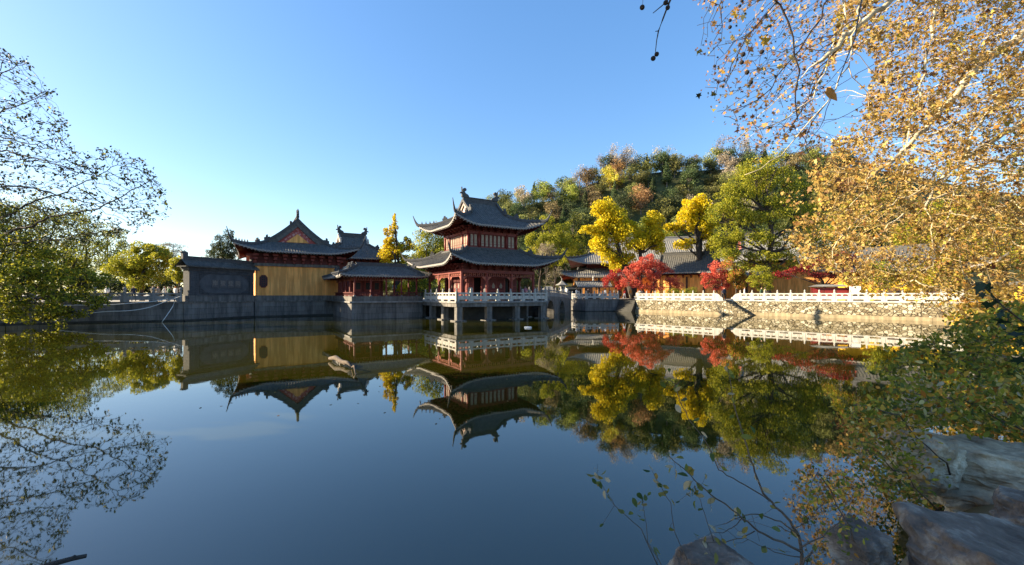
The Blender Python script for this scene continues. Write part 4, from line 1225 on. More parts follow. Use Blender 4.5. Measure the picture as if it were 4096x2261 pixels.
# incense shelter, lantern and small things on the quay
sh = thing('incense_shelter', 'small open shelter with a ridged tile roof and a white finial on the quay', 'shelter', (13.9, 73.5, 1.96), math.radians(6))
for x in (-2.6, -.9, .9, 2.6):
    for y in (-.9, .9): MB().cyl(x, y, [(.09, 0), (.08, 2.0)], 6).build('post', M['dark_wood'], sh)
mb = MB(); n = 20
for s in (-1, 1):
    vs = []; fs = []; cols = []
    for i in range(n):
        for ph, h in ((0, 0), (.25, 0), (.38, 1), (.62, 1), (.75, 0)): cols.append((-3.1 + (i + ph) * 6.2 / n, h))
    cols.append((3.1, 0))
    for x, h in cols:
        for j in range(5): t = j / 4; vs.append((x, s * (.05 + 1.5 * t), 2.95 - .85 * Hc(t) + h * .09))
        vs.append((x, s * 1.54, 1.98))
    for i in range(len(cols) - 1):
        for j in range(5): fs.append((i * 6 + j, i * 6 + j + 1, (i + 1) * 6 + j + 1, (i + 1) * 6 + j))
    mb.add(vs, fs)
mb.build('roof', M['tile_pale'], sh)
mb = MB(); mb.box(-3.15, 3.15, -.12, .12, 2.9, 3.12); mb.cyl(.1, 0, [(.12, 3.1), (.2, 3.25), (.1, 3.4), (.16, 3.6), (.12, 3.8), (.02, 4.05)], 8, 1); mb.build('ridge', [M['ridge'], M['marble']], sh)
mb = MB(); mb.box(-1.6, 1.6, -.5, .5, 0, .75); mb.box(-1.7, 1.7, -.58, .58, .752, .85); mb.build('incense_trough', M['dark_wood'], sh)
kio = thing('ticket_kiosk', 'small flat roofed kiosk beside the incense shelter', 'kiosk', (10.9, 76.0, 1.96), math.radians(8))
mb = MB(); mb.box(-1.4, 1.4, -1, 1, 0, 1.9); mb.build('wall', M['cloth_white'], kio)
mb = MB(); mb.box(-1.7, 1.7, -1.3, 1.3, 1.902, 2.1); mb.build('roof', M['tile_pale'], kio)
mb = MB(); mb.box(-1.1, 1.1, -1.04, -1.0, .8, 1.7); mb.build('window', M['black'], kio)
lan = thing('stone_lantern', 'tall pale stone lantern with a pointed roof behind the arch bridge', 'lantern', (8.6, 73.4, 1.96))
mb = MB(); mb.cyl(0, 0, [(.7, 0), (.7, .25), (.45, .35), (.42, 1.1), (.65, 1.25), (.65, 1.35)], 8); mb.build('pedestal', M['marble_grey'], lan)
mb = MB(); mb.cyl(0, 0, [(.5, 1.35), (.5, 2.35)], 6); mb.build('light_chamber', M['marble'], lan)
mb = MB()
for k in range(6):
    a = math.pi * (2 * k + 1) / 6; mb.box(.432 * math.cos(a) - .1, .432 * math.cos(a) + .1, .432 * math.sin(a) - .1, .432 * math.sin(a) + .1, 1.6, 2.1)
mb.build('opening', M['black'], lan)  # black blocks stand for the dark hollow of the lantern
mb = MB(); mb.cyl(0, 0, [(1.15, 2.35), (1.1, 2.42), (.6, 2.7), (.2, 3.05), (.1, 3.1), (.16, 3.25), (.03, 3.5)], 6); mb.build('roof', M['tile_pale'], lan)
lan2 = thing('stone_shrine', 'low stone shrine with a broad roof left of the tall lantern', 'shrine', (6.5, 75.5, 1.96))
mb = MB(); mb.box(-.5, .5, -.5, .5, 0, 1.6); mb.build('body', M['marble_grey'], lan2)
mb = MB(); mb.box(-1.3, 1.3, -1.1, 1.1, 1.6, 2.2, 0, .35); mb.build('roof', M['tile_pale'], lan2)
# stone pedestal at the quay corner, boards along the promenade
pd = thing('stone_pedestal', 'pale square stone pedestal at the left end of the sunlit quay', 'pedestal', (20.9, 69.4, 1.96), .4)
mb = MB(); mb.box(-.8, .8, -.6, .6, 0, .5); mb.box(-.6, .6, -.42, .42, .5, 1.05); mb.build('block', M['marble'], pd)
mb = MB(); mb.cyl(0, 0, [(.3, 1.05), (.4, 1.2), (.2, 1.4), (.02, 1.5)], 10); mb.build('finial', M['marble'], pd)
bp_ = B0 + DW * 10.5 - NO * 4.2
bo = thing('display_board', 'row of red display panels under a small roof behind the right balustrade', 'display board', (bp_.x, bp_.y, 1.96), math.atan2(DW.y, DW.x) + .5)
for x in (-1.9, -.6, .7, 2.0): mb = MB(); mb.box(x - .05, x + .05, -.05, .05, 0, 1.75); mb.build('post', M['red'], bo)
for x in (-1.25, .05, 1.35): mb = MB(); mb.box(x - .55, x + .55, -.04, .04, .5, 1.6); mb.build('panel', M['sign_red'], bo)
mb = MB(); mb.box(-2.2, 2.2, -.45, .45, 1.752, 2.0, 0, .6); mb.build('roof', M['tile_pale'], bo)
wp_ = B0 + DW * 13.0 - NO * 4.6
nb_ = thing('notice_sign', 'white notice sign on a post beside the red display panels', 'sign', (wp_.x, wp_.y, 1.96), math.atan2(DW.y, DW.x) + .4)
mb = MB(); mb.box(-.04, .04, -.04, .04, 0, .9); mb.build('post', M['dark_wood'], nb_)
mb = MB(); mb.box(-.55, .55, -.03, .03, .9, 1.75); mb.build('board', M['cloth_white'], nb_)

# hoses along the left embankment
def hose(label, pts, r=.035):
    mb = MB()
    P = [Vector(p) for p in pts]
    out = []
    for i in range(len(P) - 1):
        for k in range(5):
            t = k / 5; p0, p1, p2, p3 = P[max(0, i - 1)], P[i], P[i + 1], P[min(len(P) - 1, i + 2)]
            out.append(.5 * ((2 * p1) + (-p0 + p2) * t + (2 * p0 - 5 * p1 + 4 * p2 - p3) * t * t + (-p0 + 3 * p1 - 3 * p2 + p3) * t ** 3))
    out.append(P[-1]); mb.tube(out, r, 6)
    return tag(mb.build('hose', M['rope'], None, True), label, 'hose', 'hoses hanging along the left embankment')
hose('pale hose sagging low along the left embankment wall', [PT(230, 1268, 39.9), PT(410, 1248, 40.6), PT(520, 1243, 41.3), PT(600, 1229, 42.4), PT(665, 1206, 43.2), PT(725, 1185, 43.6)])
hose('pale hose hanging just below the balustrade of the left embankment', [PT(230, 1222, 40.0), PT(420, 1220, 40.9), PT(520, 1214, 41.7), PT(610, 1207, 42.7), PT(670, 1196, 43.5)])
hose('short pale hose dropping into the water near the dark screen wall', [PT(697, 1208, 43.3), PT(690, 1228, 43.2), PT(660, 1272, 42.0), PT(648, 1288, 41.9)])

# floating things
lg = MB(); g = np.random.default_rng(3)
a, b = PT(1318, 1442, 17.4), PT(1408, 1478, 15.6)
a.z = .1; b.z = .05
pts = [a, a.lerp(b, .3) + Vector((0, 0, .12)), a.lerp(b, .55) + Vector((0, 0, .05)), a.lerp(b, .8) + Vector((0, 0, .1)), b]
lg.tube(pts, [.06, .1, .09, .07, .03], 7)
lg.tube([pts[2], pts[2] + Vector((.25, -.3, -.05)), pts[2] + Vector((.5, -.4, .05))], [.05, .04, .02], 5)
e = PT(1424, 1502, 14.3); e.z = .05
lg.tube([b, b.lerp(e, .5) + Vector((0, 0, .16)), e + Vector((0, 0, -.1))], [.03, .03, .02], 5)
tag(lg.build('driftwood', M['twig'], None, True), 'bare forked branch floating in the pond in front of the yellow hall', 'driftwood')
p = PT(2112, 1312, 34.6); mb = MB(); mb.cyl(0, 0, [(.06, -.3), (.08, -.27), (.08, .25), (.05, .3)], 8)
o = mb.build('foam_float', M['cloth_white'], None, True); o.location = (p.x, p.y, .03); o.rotation_euler = (math.pi / 2, 0, math.radians(80)); tag(o, 'white foam float lying on the water in front of the pavilion', 'float')
sk = MB(); sk.tube([PT(40, 2330, 4.0) , PT(190, 2262, 4.05), PT(285, 2236, 4.1), PT(345, 2224, 4.15)], [.03, .026, .024, .02], 6); sk.tube([PT(285, 2236, 4.1), PT(300, 2224, 4.1)], [.02, .012], 5)
tag(sk.build('stick', M['bark'], None, True), 'dark broken stick poking out of the water at the near left', 'stick')
fl = []
for k in range(90):
    px_ = rng.uniform(500, 2500); py_ = 1290 + (rng.uniform(0, 1) ** 3) * 420; Y = F * EYE / (py_ - HY); fl.append(((px_ - 2048) / F * Y, Y, .006))
struct(leaves('floating_leaves', fl, .07, L['plane_dry'], 'oval', None, up=20, seed=5, fold=.05), 'stuff')
# ------------------------------------------------------------------ trees round the pond
def ptree(name, label, cat, px, D, z0, clumps, n, size, mats, group=None, seed=1, trunks=None, **kw):
    """clumps given as (photo x, photo y, rx, ry, rz, depth offset): placed at depth D, radii in metres"""
    b = Vector(((px - 2048) / F * D, D, z0))
    cl = []
    for c in clumps:
        dd = c[5] if len(c) > 5 else 0
        p = PT(c[0], c[1], D + dd); cl.append((p.x - b.x, p.y - b.y, p.z - b.z, c[2], c[3], c[4]))
    tk = None
    if trunks: tk = [tuple(PT(x, y, D) - b) for x, y in trunks]
    return make_tree(name, label, cat, b, cl, n, size, mats, group=group, seed=seed, trunks=tk, **kw)


# ginkgos
ptree('ginkgo_tree', 'large leaning yellow ginkgo with a forked dark trunk behind the biggest red maple', 'tree', 2535, 75.5, 1.96,
      [(2412, 835, 2.0, 2.0, 1.5), (2455, 865, 2.2, 2.2, 2.0), (2420, 915, 2.4, 2.4, 2.1), (2350, 918, 1.6, 1.5, .8), (2480, 930, 2.2, 2.2, 1.9), (2395, 975, 1.9, 2, 1.9), (2440, 1010, 2.1, 2, 1.9),
       (2470, 1060, 1.6, 1.6, 1.4), (2605, 880, 1.8, 1.8, 1.7), (2580, 935, 2.2, 2, 2.0), (2620, 945, 2.0, 2, 1.8), (2545, 985, 2.0, 2, 1.6), (2625, 985, 1.6, 1.6, 1.2), (2515, 900, 1.4, 1.4, 1.3), (2500, 1030, 1.6, 1.6, 1.3)],
      24000, .30, [L['ginkgo'], L['ginkgo_green']], 'yellow ginkgos by the halls', 11, [(2480, 1010), (2560, 1010), (2455, 935)], shape='fan', tr=.42, weights=[.7, .3], lump=.6, nsub=12)
ptree('ginkgo_tree', 'tall narrow yellow ginkgo with a dark upright trunk between the maples', 'tree', 2800, 78, 1.96,
      [(2800, 800, 1.8, 1.8, 1.5), (2760, 830, 2.0, 2, 1.6), (2815, 845, 2.2, 2, 1.9), (2745, 870, 1.7, 1.7, 1.5), (2840, 885, 1.8, 1.8, 1.8), (2790, 900, 1.7, 1.7, 1.6), (2830, 945, 1.6, 1.6, 1.5), (2685, 915, 1.7, 1.5, .9), (2735, 975, 1.9, 1.7, 1.0), (2840, 985, 1.6, 1.6, 1.4), (2715, 905, 1.2, 1.2, .8)],
      14000, .30, [L['ginkgo'], L['ginkgo_green'], L['hill_grey']], 'yellow ginkgos by the halls', 12, [(2803, 960), (2795, 860)], shape='fan', tr=.46, weights=[.85, .1, .05], lump=.56, nsub=12)
ptree('ginkgo_tree', 'slender yellow ginkgo rising behind the covered corridor', 'tree', 1580, 63, 1.96,
      [(1578, 880, .55, .6, .9), (1575, 920, .9, .9, 1.0), (1548, 925, .6, .6, .8), (1572, 965, 1.5, 1.4, 1.2), (1545, 985, 1.0, 1, 1.2), (1595, 985, 1.3, 1.3, 1.2), (1565, 1020, 1.7, 1.6, 1.2), (1610, 1010, 1.3, 1.2, 1.0), (1632, 960, .7, .7, .9), (1640, 985, .9, .9, .8), (1570, 1055, 1.7, 1.5, .9), (1600, 1150, 1.5, 1.2, 1.2), (1625, 1040, 1.2, 1, .9)],
      11000, .20, [L['ginkgo'], L['orange'], L['ginkgo_green']], 'yellow ginkgos by the halls', 13, [(1578, 1000), (1578, 900)], shape='fan', tr=.2, weights=[.6, .2, .2], twigs=2)
# red maples
ptree('maple_tree', 'largest bright red maple standing behind the sunlit balustrade in front of the yellow hall', 'tree', 2590, 69.5, 1.96,
      [(2590, 1035, 1.5, 1.5, 1.0), (2570, 1060, 2.2, 1.8, 1.3), (2612, 1062, 2.2, 1.8, 1.4), (2535, 1085, 2.0, 1.8, 1.4), (2640, 1095, 2.3, 1.8, 1.4), (2580, 1105, 2.4, 1.9, 1.4), (2515, 1120, 1.6, 1.5, 1.2), (2685, 1130, 1.9, 1.6, 1.1), (2545, 1140, 1.9, 1.6, 1.1), (2620, 1145, 2.0, 1.6, 1.1), (2665, 1085, 1.2, 1.1, .9), (2700, 1150, 1.3, 1.1, .7)],
      19000, .15, [L['maple'], L['maple_deep']], 'red maples along the pond', 21, [(2565, 1130), (2620, 1130)], tr=.16, weights=[.8, .2], shape='star')
ptree('maple_tree', 'small deep red maple at the left foot of the biggest red maple', 'tree', 2470, 71, 1.96,
      [(2460, 1090, 1.3, 1.2, .9), (2440, 1115, 1.3, 1.2, .9), (2480, 1120, 1.5, 1.3, 1.0), (2430, 1135, 1.0, 1, .7), (2475, 1150, 1.3, 1.2, .8)],
      4500, .15, [L['maple_deep'], L['maple']], 'red maples along the pond', 22, tr=.1, weights=[.75, .25], shape='star')
ptree('maple_tree', 'bright red maple beside the water stairs in the middle of the sunlit quay', 'tree', 2868, 62, 1.96,
      [(2862, 1070, 1.1, 1.1, 1.0), (2840, 1100, 1.3, 1.2, 1.0), (2880, 1100, 1.4, 1.2, 1.1), (2825, 1135, 1.0, 1, .8), (2865, 1140, 1.5, 1.2, .9), (2895, 1135, 1.0, 1, .9)],
      6500, .15, [L['maple'], L['maple_deep']], 'red maples along the pond', 23, tr=.1, weights=[.85, .15], shape='star')
ptree('maple_tree', 'orange and yellow leaved small tree right of the water stairs', 'tree', 2940, 61, 1.96,
      [(2925, 1060, 1.4, 1.3, 1.1), (2955, 1090, 1.5, 1.3, 1.1), (2915, 1110, 1.2, 1.2, 1.0), (2960, 1130, 1.4, 1.2, .9), (2990, 1110, 1.1, 1.1, .9)],
      5500, .16, [L['orange'], L['green'], L['maple']], 'red maples along the pond', 24, tr=.12, weights=[.6, .25, .15], shape='star')
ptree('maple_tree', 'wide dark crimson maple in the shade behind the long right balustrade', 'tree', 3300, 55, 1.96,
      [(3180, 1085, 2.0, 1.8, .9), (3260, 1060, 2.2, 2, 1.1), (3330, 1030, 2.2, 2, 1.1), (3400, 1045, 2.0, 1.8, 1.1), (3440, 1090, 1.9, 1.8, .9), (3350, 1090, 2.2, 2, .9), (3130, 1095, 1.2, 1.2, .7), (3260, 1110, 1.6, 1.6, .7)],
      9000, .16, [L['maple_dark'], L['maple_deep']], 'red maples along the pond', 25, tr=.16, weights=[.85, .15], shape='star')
# big green tree and smaller ones on the right bank
ptree('broadleaf_tree', 'huge olive green tree towering over the right quay between ginkgo and plane tree', 'tree', 3075, 67, 1.96,
      [(3010, 690, 3.2, 3, 2.2), (3080, 660, 3.0, 3, 2.0), (2940, 760, 3.0, 3, 2.3), (3050, 770, 3.5, 3.2, 2.5), (3150, 740, 3.4, 3, 2.4), (2890, 850, 2.6, 2.6, 2.2), (2970, 860, 3.2, 3, 2.4), (3080, 860, 3.5, 3.3, 2.4), (3190, 850, 3.2, 3, 2.4),
       (2900, 940, 2.3, 2.4, 1.9), (2990, 950, 3.0, 3, 2.1), (3090, 950, 3.2, 3, 2.0), (3200, 950, 3.0, 3, 2.2), (2960, 1020, 2.4, 2.4, 1.5), (3050, 1030, 2.6, 2.6, 1.5), (3150, 1030, 2.4, 2.4, 1.4), (3250, 880, 2.4, 2.4, 2), (2890, 1020, 2, 2, 1.6), (2950, 1075, 2.2, 2, 1.4), (3120, 1085, 2.4, 2.2, 1.3), (3200, 1060, 2.4, 2.2, 1.4), (3270, 980, 2.4, 2.2, 1.8), (2870, 970, 1.6, 1.6, 1.5), (2900, 800, 2, 2, 1.8)],
      38000, .27, [L['green'], L['camphor'], L['willow']], 'green trees behind the right quay', 31, [(3075, 1010), (3070, 850)], tr=.42, weights=[.52, .06, .42], nsub=9, lump=.5)
ptree('broadleaf_tree', 'small bright green tree standing close behind the balustrade below the huge green tree', 'tree', 3040, 59, 1.96,
      [(3030, 1090, 1.5, 1.4, 1.0), (3060, 1110, 1.5, 1.4, 1.0), (3010, 1130, 1.3, 1.2, .9), (3060, 1150, 1.2, 1.1, .7)], 4500, .16, [L['green'], L['willow']], 'green trees behind the right quay', 32, tr=.11, weights=[.6, .4])
ptree('broadleaf_tree', 'round green tree behind the balustrade left of the hanging plane tree twigs', 'tree', 3520, 51, 1.96,
      [(3520, 1075, 1.6, 1.5, 1.2), (3490, 1110, 1.4, 1.4, 1.0), (3560, 1105, 1.5, 1.4, 1.1), (3520, 1145, 1.5, 1.3, .9)], 5000, .17, [L['green'], L['camphor']], 'green trees behind the right quay', 33, tr=.12, weights=[.7, .3])
for i, (x, y, D, r, lab) in enumerate([(3380, 900, 72, 3.4, 'golden green tree rising behind the dark crimson maple'), (3520, 860, 66, 3.6, 'tall green tree partly veiled by the plane tree branches'), (3680, 900, 60, 3.4, 'green tree behind the golden twigs left of the right edge'),
                                       (3850, 880, 56, 3.5, 'green tree behind the golden plane leaves near the right edge'), (4020, 920, 52, 3.4, 'rightmost green tree behind the golden plane leaves'), (3780, 1060, 47, 1.8, 'low green tree at the right end of the balustrade')]):
    k = r / 3.4
    ptree('broadleaf_tree', lab, 'tree', x, D, 1.96, [(x - 60 * k, y + 40, r * .7, r * .7, r * .6), (x + 50 * k, y - 60 * k, r * .75, r * .7, r * .65), (x, y + 90 * k, r * .8, r * .8, r * .6), (x + 75 * k, y + 60 * k, r * .7, r * .7, r * .6), (x - 20, y - 10, r * .7, r * .7, r * .6), (x - 70 * k, y + 130 * k, r * .6, r * .6, r * .5), (x + 60 * k, y + 150 * k, r * .6, r * .6, r * .5)],
          7000, .27, [L['green'], L['willow'], L['orange']], 'green trees behind the right quay', 40 + i, tr=.25, weights=[.45, .3, .25])
for i, (x, y, D, r, lab) in enumerate([(2693, 1172, 67.5, .95, 'flat clipped dark green shrub behind the sunlit balustrade'), (2757, 1166, 65.5, 1.15, 'round clipped green shrub behind the sunlit balustrade')]):
    ptree('shrub', lab, 'shrub', x, D, 1.96, [(x, y, r * 1.3, r, r * .75), (x - 14, y + 6, r * .8, r * .8, r * .6), (x + 14, y + 5, r * .8, r * .8, r * .6)], 2600, .13, [L['camphor'], L['green']], 'clipped shrubs on the quay', 60 + i, tr=.06, shell=.9)

# trees behind the pavilion and corridor
ptree('broadleaf_tree', 'yellow green tree between the corridor roof and the pavilion eaves', 'tree', 1715, 70, 1.96,
      [(1700, 960, 2.4, 2.2, 2), (1740, 940, 2.2, 2.2, 2), (1670, 1000, 2, 2, 1.8), (1750, 990, 2.3, 2.2, 2), (1710, 1030, 2.6, 2.4, 2), (1680, 1060, 2.2, 2.2, 1.8)], 7500, .26, [L['willow'], L['green']], 'trees behind the pavilion', 71, tr=.25)
ptree('broadleaf_tree', 'dark green tree seen through the open corridor', 'tree', 1690, 66, 1.96, [(1680, 1110, 2, 2, 1.6), (1720, 1130, 1.8, 1.8, 1.4), (1650, 1140, 1.6, 1.6, 1.2), (1700, 1160, 2, 1.8, 1.0)], 5000, .2, [L['camphor'], L['green']], 'trees behind the pavilion', 72, tr=.18)
ptree('broadleaf_tree', 'green shrubby tree seen through the left bays of the corridor', 'tree', 1515, 69, 1.96, [(1505, 1120, 1.7, 1.7, 1.4), (1540, 1140, 1.7, 1.7, 1.2), (1480, 1150, 1.6, 1.6, 1.0)], 4000, .2, [L['camphor'], L['willow']], 'trees behind the pavilion', 73, tr=.16)
ptree('broadleaf_tree', 'bushy green tree behind the left side of the pavilion', 'tree', 1790, 78, 1.96, [(1780, 1060, 2.3, 2.2, 2), (1820, 1090, 2.2, 2.2, 1.7), (1770, 1110, 2, 2, 1.5)], 5000, .24, [L['green'], L['camphor']], 'trees behind the pavilion', 74, tr=.22)
ptree('bare_tree', 'pale grey leafless shrub tree right of the pavilion roof', 'tree', 2185, 84, 1.96, [(2165, 995, 1.5, 1.5, 1.5), (2195, 985, 1.4, 1.4, 1.5), (2205, 1010, 1.4, 1.4, 1.3), (2180, 1025, 1.8, 1.6, 1.2)], 3500, .13, [L['hill_grey']], 'trees behind the pavilion', 75, tr=.12, twigs=8)
ptree('bare_tree', 'thin olive tree with sparse leaves over the arch bridge', 'tree', 2222, 72, 1.96, [(2210, 1100, 1.3, 1.2, 1.0), (2235, 1090, 1.2, 1.2, .9), (2200, 1125, 1.1, 1.1, .8)], 1300, .14, [L['hill_olive'], L['hill_grey']], 'trees behind the pavilion', 76, tr=.09, twigs=7)
for i, (x, y, D, lab, m) in enumerate([(2215, 890, 93, 'dense yellow green tree at the hill foot right of the pavilion roof', ['green', 'willow']), (2290, 960, 96, 'bushy lime green tree at the hill foot above the hall corner', ['green', 'willow']), (2330, 880, 98, 'dark evergreen at the hill foot left of the leaning ginkgo', ['dark', 'camphor']),
                                       (2160, 960, 92, 'pale lime tree at the hill foot just right of the pavilion eaves', ['willow', 'green'])]):
    ptree('broadleaf_tree', lab, 'tree', x, D, 2.5, [(x - 25, y, 2.6, 2.4, 2.2), (x + 30, y + 20, 2.6, 2.4, 2.2), (x, y + 60, 3, 2.6, 2.4), (x + 45, y + 80, 2.6, 2.4, 2), (x - 40, y + 70, 2.6, 2.4, 2)], 6500, .3, [L[k] for k in m], 'trees at the foot of the hill', 80 + i, tr=.25)

# left bank trees
ptree('juniper_tree', 'dark green juniper clump standing behind the dark screen wall', 'tree', 900, 60, 1.96,
      [(917, 940, .8, .8, 1.1), (910, 975, 1.2, 1.2, 1.3), (925, 1000, 1.4, 1.3, 1.5), (876, 960, .6, .6, .9), (870, 990, 1.2, 1.2, 1.3), (845, 1000, .7, .7, 1.0), (850, 1030, 1.3, 1.3, 1.3), (890, 1030, 1.6, 1.5, 1.5), (935, 1045, 1.4, 1.3, 1.4), (870, 1070, 1.8, 1.5, 1.3)], 12000, .17, [L['juniper']], 'trees on the left bank', 91, tr=.2, shell=.82)
ptree('willow_tree', 'yellow green drooping tree behind the left balustrade near the screen wall', 'tree', 575, 51, 1.96,
      [(600, 1010, 2.0, 1.8, 1.5), (560, 1030, 2.0, 1.8, 1.5), (640, 1040, 1.8, 1.8, 1.4), (520, 1070, 2.2, 2, 1.7), (590, 1080, 2.2, 2, 1.7), (480, 1090, 2, 1.8, 1.6), (550, 1120, 2, 1.8, 1.4)], 18000, .22, [L['willow'], L['green']], 'trees on the left bank', 92, tr=.24, hang=.6, weights=[.7, .3])
ptree('broadleaf_tree', 'low dark green bushy tree under the yellow green tree by the left balustrade', 'tree', 630, 62, 1.96,
      [(560, 1130, 2.2, 2, 1.4), (640, 1120, 2.2, 2, 1.5), (690, 1130, 1.8, 1.8, 1.3), (600, 1160, 2.2, 2, 1), (500, 1150, 2, 2, 1.1), (420, 1140, 2.4, 2, 1.3), (350, 1140, 2.4, 2, 1.3), (720, 1165, 1.6, 1.5, .8), (660, 1165, 2, 2, .9)], 17000, .22, [L['dark'], L['camphor']], 'trees on the left bank', 93, tr=.18)
ptree('bare_tree', 'grey half bare tree with a flat crown left of the screen wall', 'tree', 680, 84, 1.96,
      [(640, 985, 2.2, 2, .8), (690, 980, 2.2, 2, .8), (660, 1010, 2, 2, .8), (710, 1010, 2, 2, .8), (720, 1045, 1.6, 1.6, .9)], 2200, .18, [L['hill_grey'], L['hill_olive']], 'trees on the left bank', 94, tr=.2, twigs=9)
ptree('broadleaf_tree', 'pale yellow green shrubby tree touching the left end of the screen wall', 'tree', 716, 46.8, 1.96, [(712, 1060, .9, .9, .9), (722, 1045, .8, .8, .8), (706, 1100, .95, .9, .9), (720, 1110, .9, .9, .9)], 4500, .19, [L['willow']], 'trees on the left bank', 95, tr=.14)
for i, (x, y, D, k, lab, m) in enumerate([
        (440, 960, 76, 1.0, 'olive brown tree on the left bank behind the long dark branches', ['green', 'hill_olive']), (330, 900, 72, 1.3, 'tall dark olive tree on the left bank', ['green', 'camphor']),
        (200, 870, 68, 1.4, 'dense dark green tree on the left bank behind the silhouetted twigs', ['camphor', 'green']), (60, 860, 64, 1.45, 'massive dark tree at the left edge of the far bank', ['camphor', 'green']), (-110, 860, 62, 1.45, 'dark tree cut by the left picture edge', ['camphor', 'dark'])]):
    ptree('broadleaf_tree', lab, 'tree', x, D, 1.96,
          [(x - 50, y + 10, 3 * k, 2.6, 2.2 * k), (x + 45, y + 30, 3 * k, 2.6, 2.2 * k), (x, y - 30, 2.8 * k, 2.6, 2.0 * k), (x - 70, y + 100, 3 * k, 2.6, 2.4 * k), (x + 20, y + 100, 3.2 * k, 2.8, 2.4 * k), (x + 80, y + 120, 2.8 * k, 2.6, 2.2 * k), (x - 20, y + 190, 3.2 * k, 2.8, 2.2 * k), (x + 60, y + 210, 2.6 * k, 2.4, 2 * k), (x - 80, y + 200, 2.6 * k, 2.4, 2 * k)],
          10000, .26, [L[q] for q in m], 'trees on the left bank', 100 + i, tr=.3, weights=[.6, .4])
# trees overhanging the left shore
for i, (x, y, D, k, lab) in enumerate([(280, 1140, 37.5, 1.0, 'leafy tree with sunlit yellow leaves hanging over the left embankment'), (110, 1120, 35, 1.2, 'dark leafy tree trailing its lowest boughs to the water at the left shore'), (-80, 1090, 33, 1.3, 'dark leafy tree filling the left edge of the shore')]):
    ptree('overhanging_tree', lab, 'tree', x - 60, D + .8, 1.0,
          [(x - 60, y - 120, 2.2 * k, 1.8, 1.3 * k), (x + 30, y - 80, 2.2 * k, 1.8, 1.2 * k), (x + 90, y - 20, 1.9 * k, 1.6, 1.1 * k, -1), (x - 30, y - 10, 2.3 * k, 1.8, 1.3 * k, -.6), (x + 40, y + 40, 2 * k, 1.6, 1.0 * k, -1.4), (x + 110, y + 70, 1.3 * k, 1.2, .8 * k, -1.6), (x - 60, y + 80, 2 * k, 1.6, 1.0 * k, -1.4), (x + 10, y + 120, 1.8 * k, 1.3, .7 * k, -2), (x - 80, y + 140, 1.8 * k, 1.3, .6 * k, -2), (x - 110, y, 2 * k, 1.6, 1.2 * k)],
          7500, .2, [L['camphor'], L['green'], L['willow']], 'trees overhanging the left shore', 110 + i, tr=.2, weights=[.5, .26, .24], shape='oval', twigs=6)  # yellow-green share of the mix stands for sunlit leaves

# ------------------------------------------------------------------ wooded hill: individual trees from a few kinds
def hill_proto(kind, seed, conic=False):
    g = np.random.default_rng(seed)
    if kind == 'bare':
        cl = [(g.uniform(-1.6, 1.6), g.uniform(-1.2, 1.2), 5 + g.uniform(-1, 1.4), 1.2, 1.2, 1.2) for _ in range(6)]
        return make_tree('hill_tree', '', 'tree', (0, 0, -60), cl, 420, .26, [L['hill_grey']], 'bark_grey', .13, None, 'kite', seed, twigs=8, lump=.6)
    cl = [(0, 0, 5.0, 2.3, 2.3, 1.8), (0, 0, 2.6, 2.2, 2.2, 1.6)]
    for k in range(7):
        a = k * 2.4 + g.uniform(-.4, .4); r = g.uniform(1.1, 2.0); cl.append((math.cos(a) * r, math.sin(a) * r, g.uniform(2.2, 5.0), g.uniform(1.4, 2.0), g.uniform(1.4, 2.0), g.uniform(1.1, 1.6)))
    if conic: cl = [(0, 0, 2.6 + 1.0 * k, 1.7 - .28 * k, 1.7 - .28 * k, .9) for k in range(6)]
    return make_tree('hill_tree', '', 'tree', (0, 0, -60), cl, 2600, .34, [L['hill_' + kind]], 'bark_grey', .16, None, 'kite', seed, twigs=1, nsub=11, lump=.5, up=.5)


KIND_LABEL = {'dark': 'dark green broadleaf tree in the wood on the hillside', 'olive': 'olive green tree in the wood on the hillside', 'lime': 'light yellowish green tree in the wood on the hillside', 'brown': 'brown leaved tree in the wood on the hillside',
              'russet': 'russet leaved tree in the wood on the hillside', 'gold': 'golden leaved tree in the wood on the hillside', 'grey': 'greyish tree losing its leaves in the wood on the hillside', 'bare': 'bare grey tree standing on the hill crest', 'conic': 'small pointed dark conifer in the wood on the hill'}
protos = {}
for kk, nv in (('dark', 3), ('olive', 3), ('lime', 2), ('brown', 2), ('russet', 1), ('gold', 1), ('grey', 1), ('bare', 2), ('conic', 1)):
    protos[kk] = [hill_proto('dark' if kk == 'conic' else kk, 300 + 17 * q + len(kk) * 5, kk == 'conic') for q in range(nv)]
used = set()
def put_hill(kk, x, y, sc, zoff=-.3):
    q = int(rng.integers(0, len(protos[kk]))); src = protos[kk][q]
    key = (kk, q)
    loc = (x, y, hill_z(x, y) + zoff); rz = rng.uniform(0, 6.28)
    s3 = (sc * rng.uniform(.9, 1.15), sc * rng.uniform(.9, 1.15), sc * rng.uniform(.88, 1.12))
    if key not in used:
        used.add(key); src.location = loc; src.rotation_euler = (0, 0, rz); src.scale = s3; o = src
    else: o = dup(src, loc, rz, s3)
    o['label'] = KIND_LABEL[kk]; o['group'] = ('bare trees on the hill crest' if kk == 'bare' else kk + ' coloured trees of the hill wood'); return o
cnt = 0
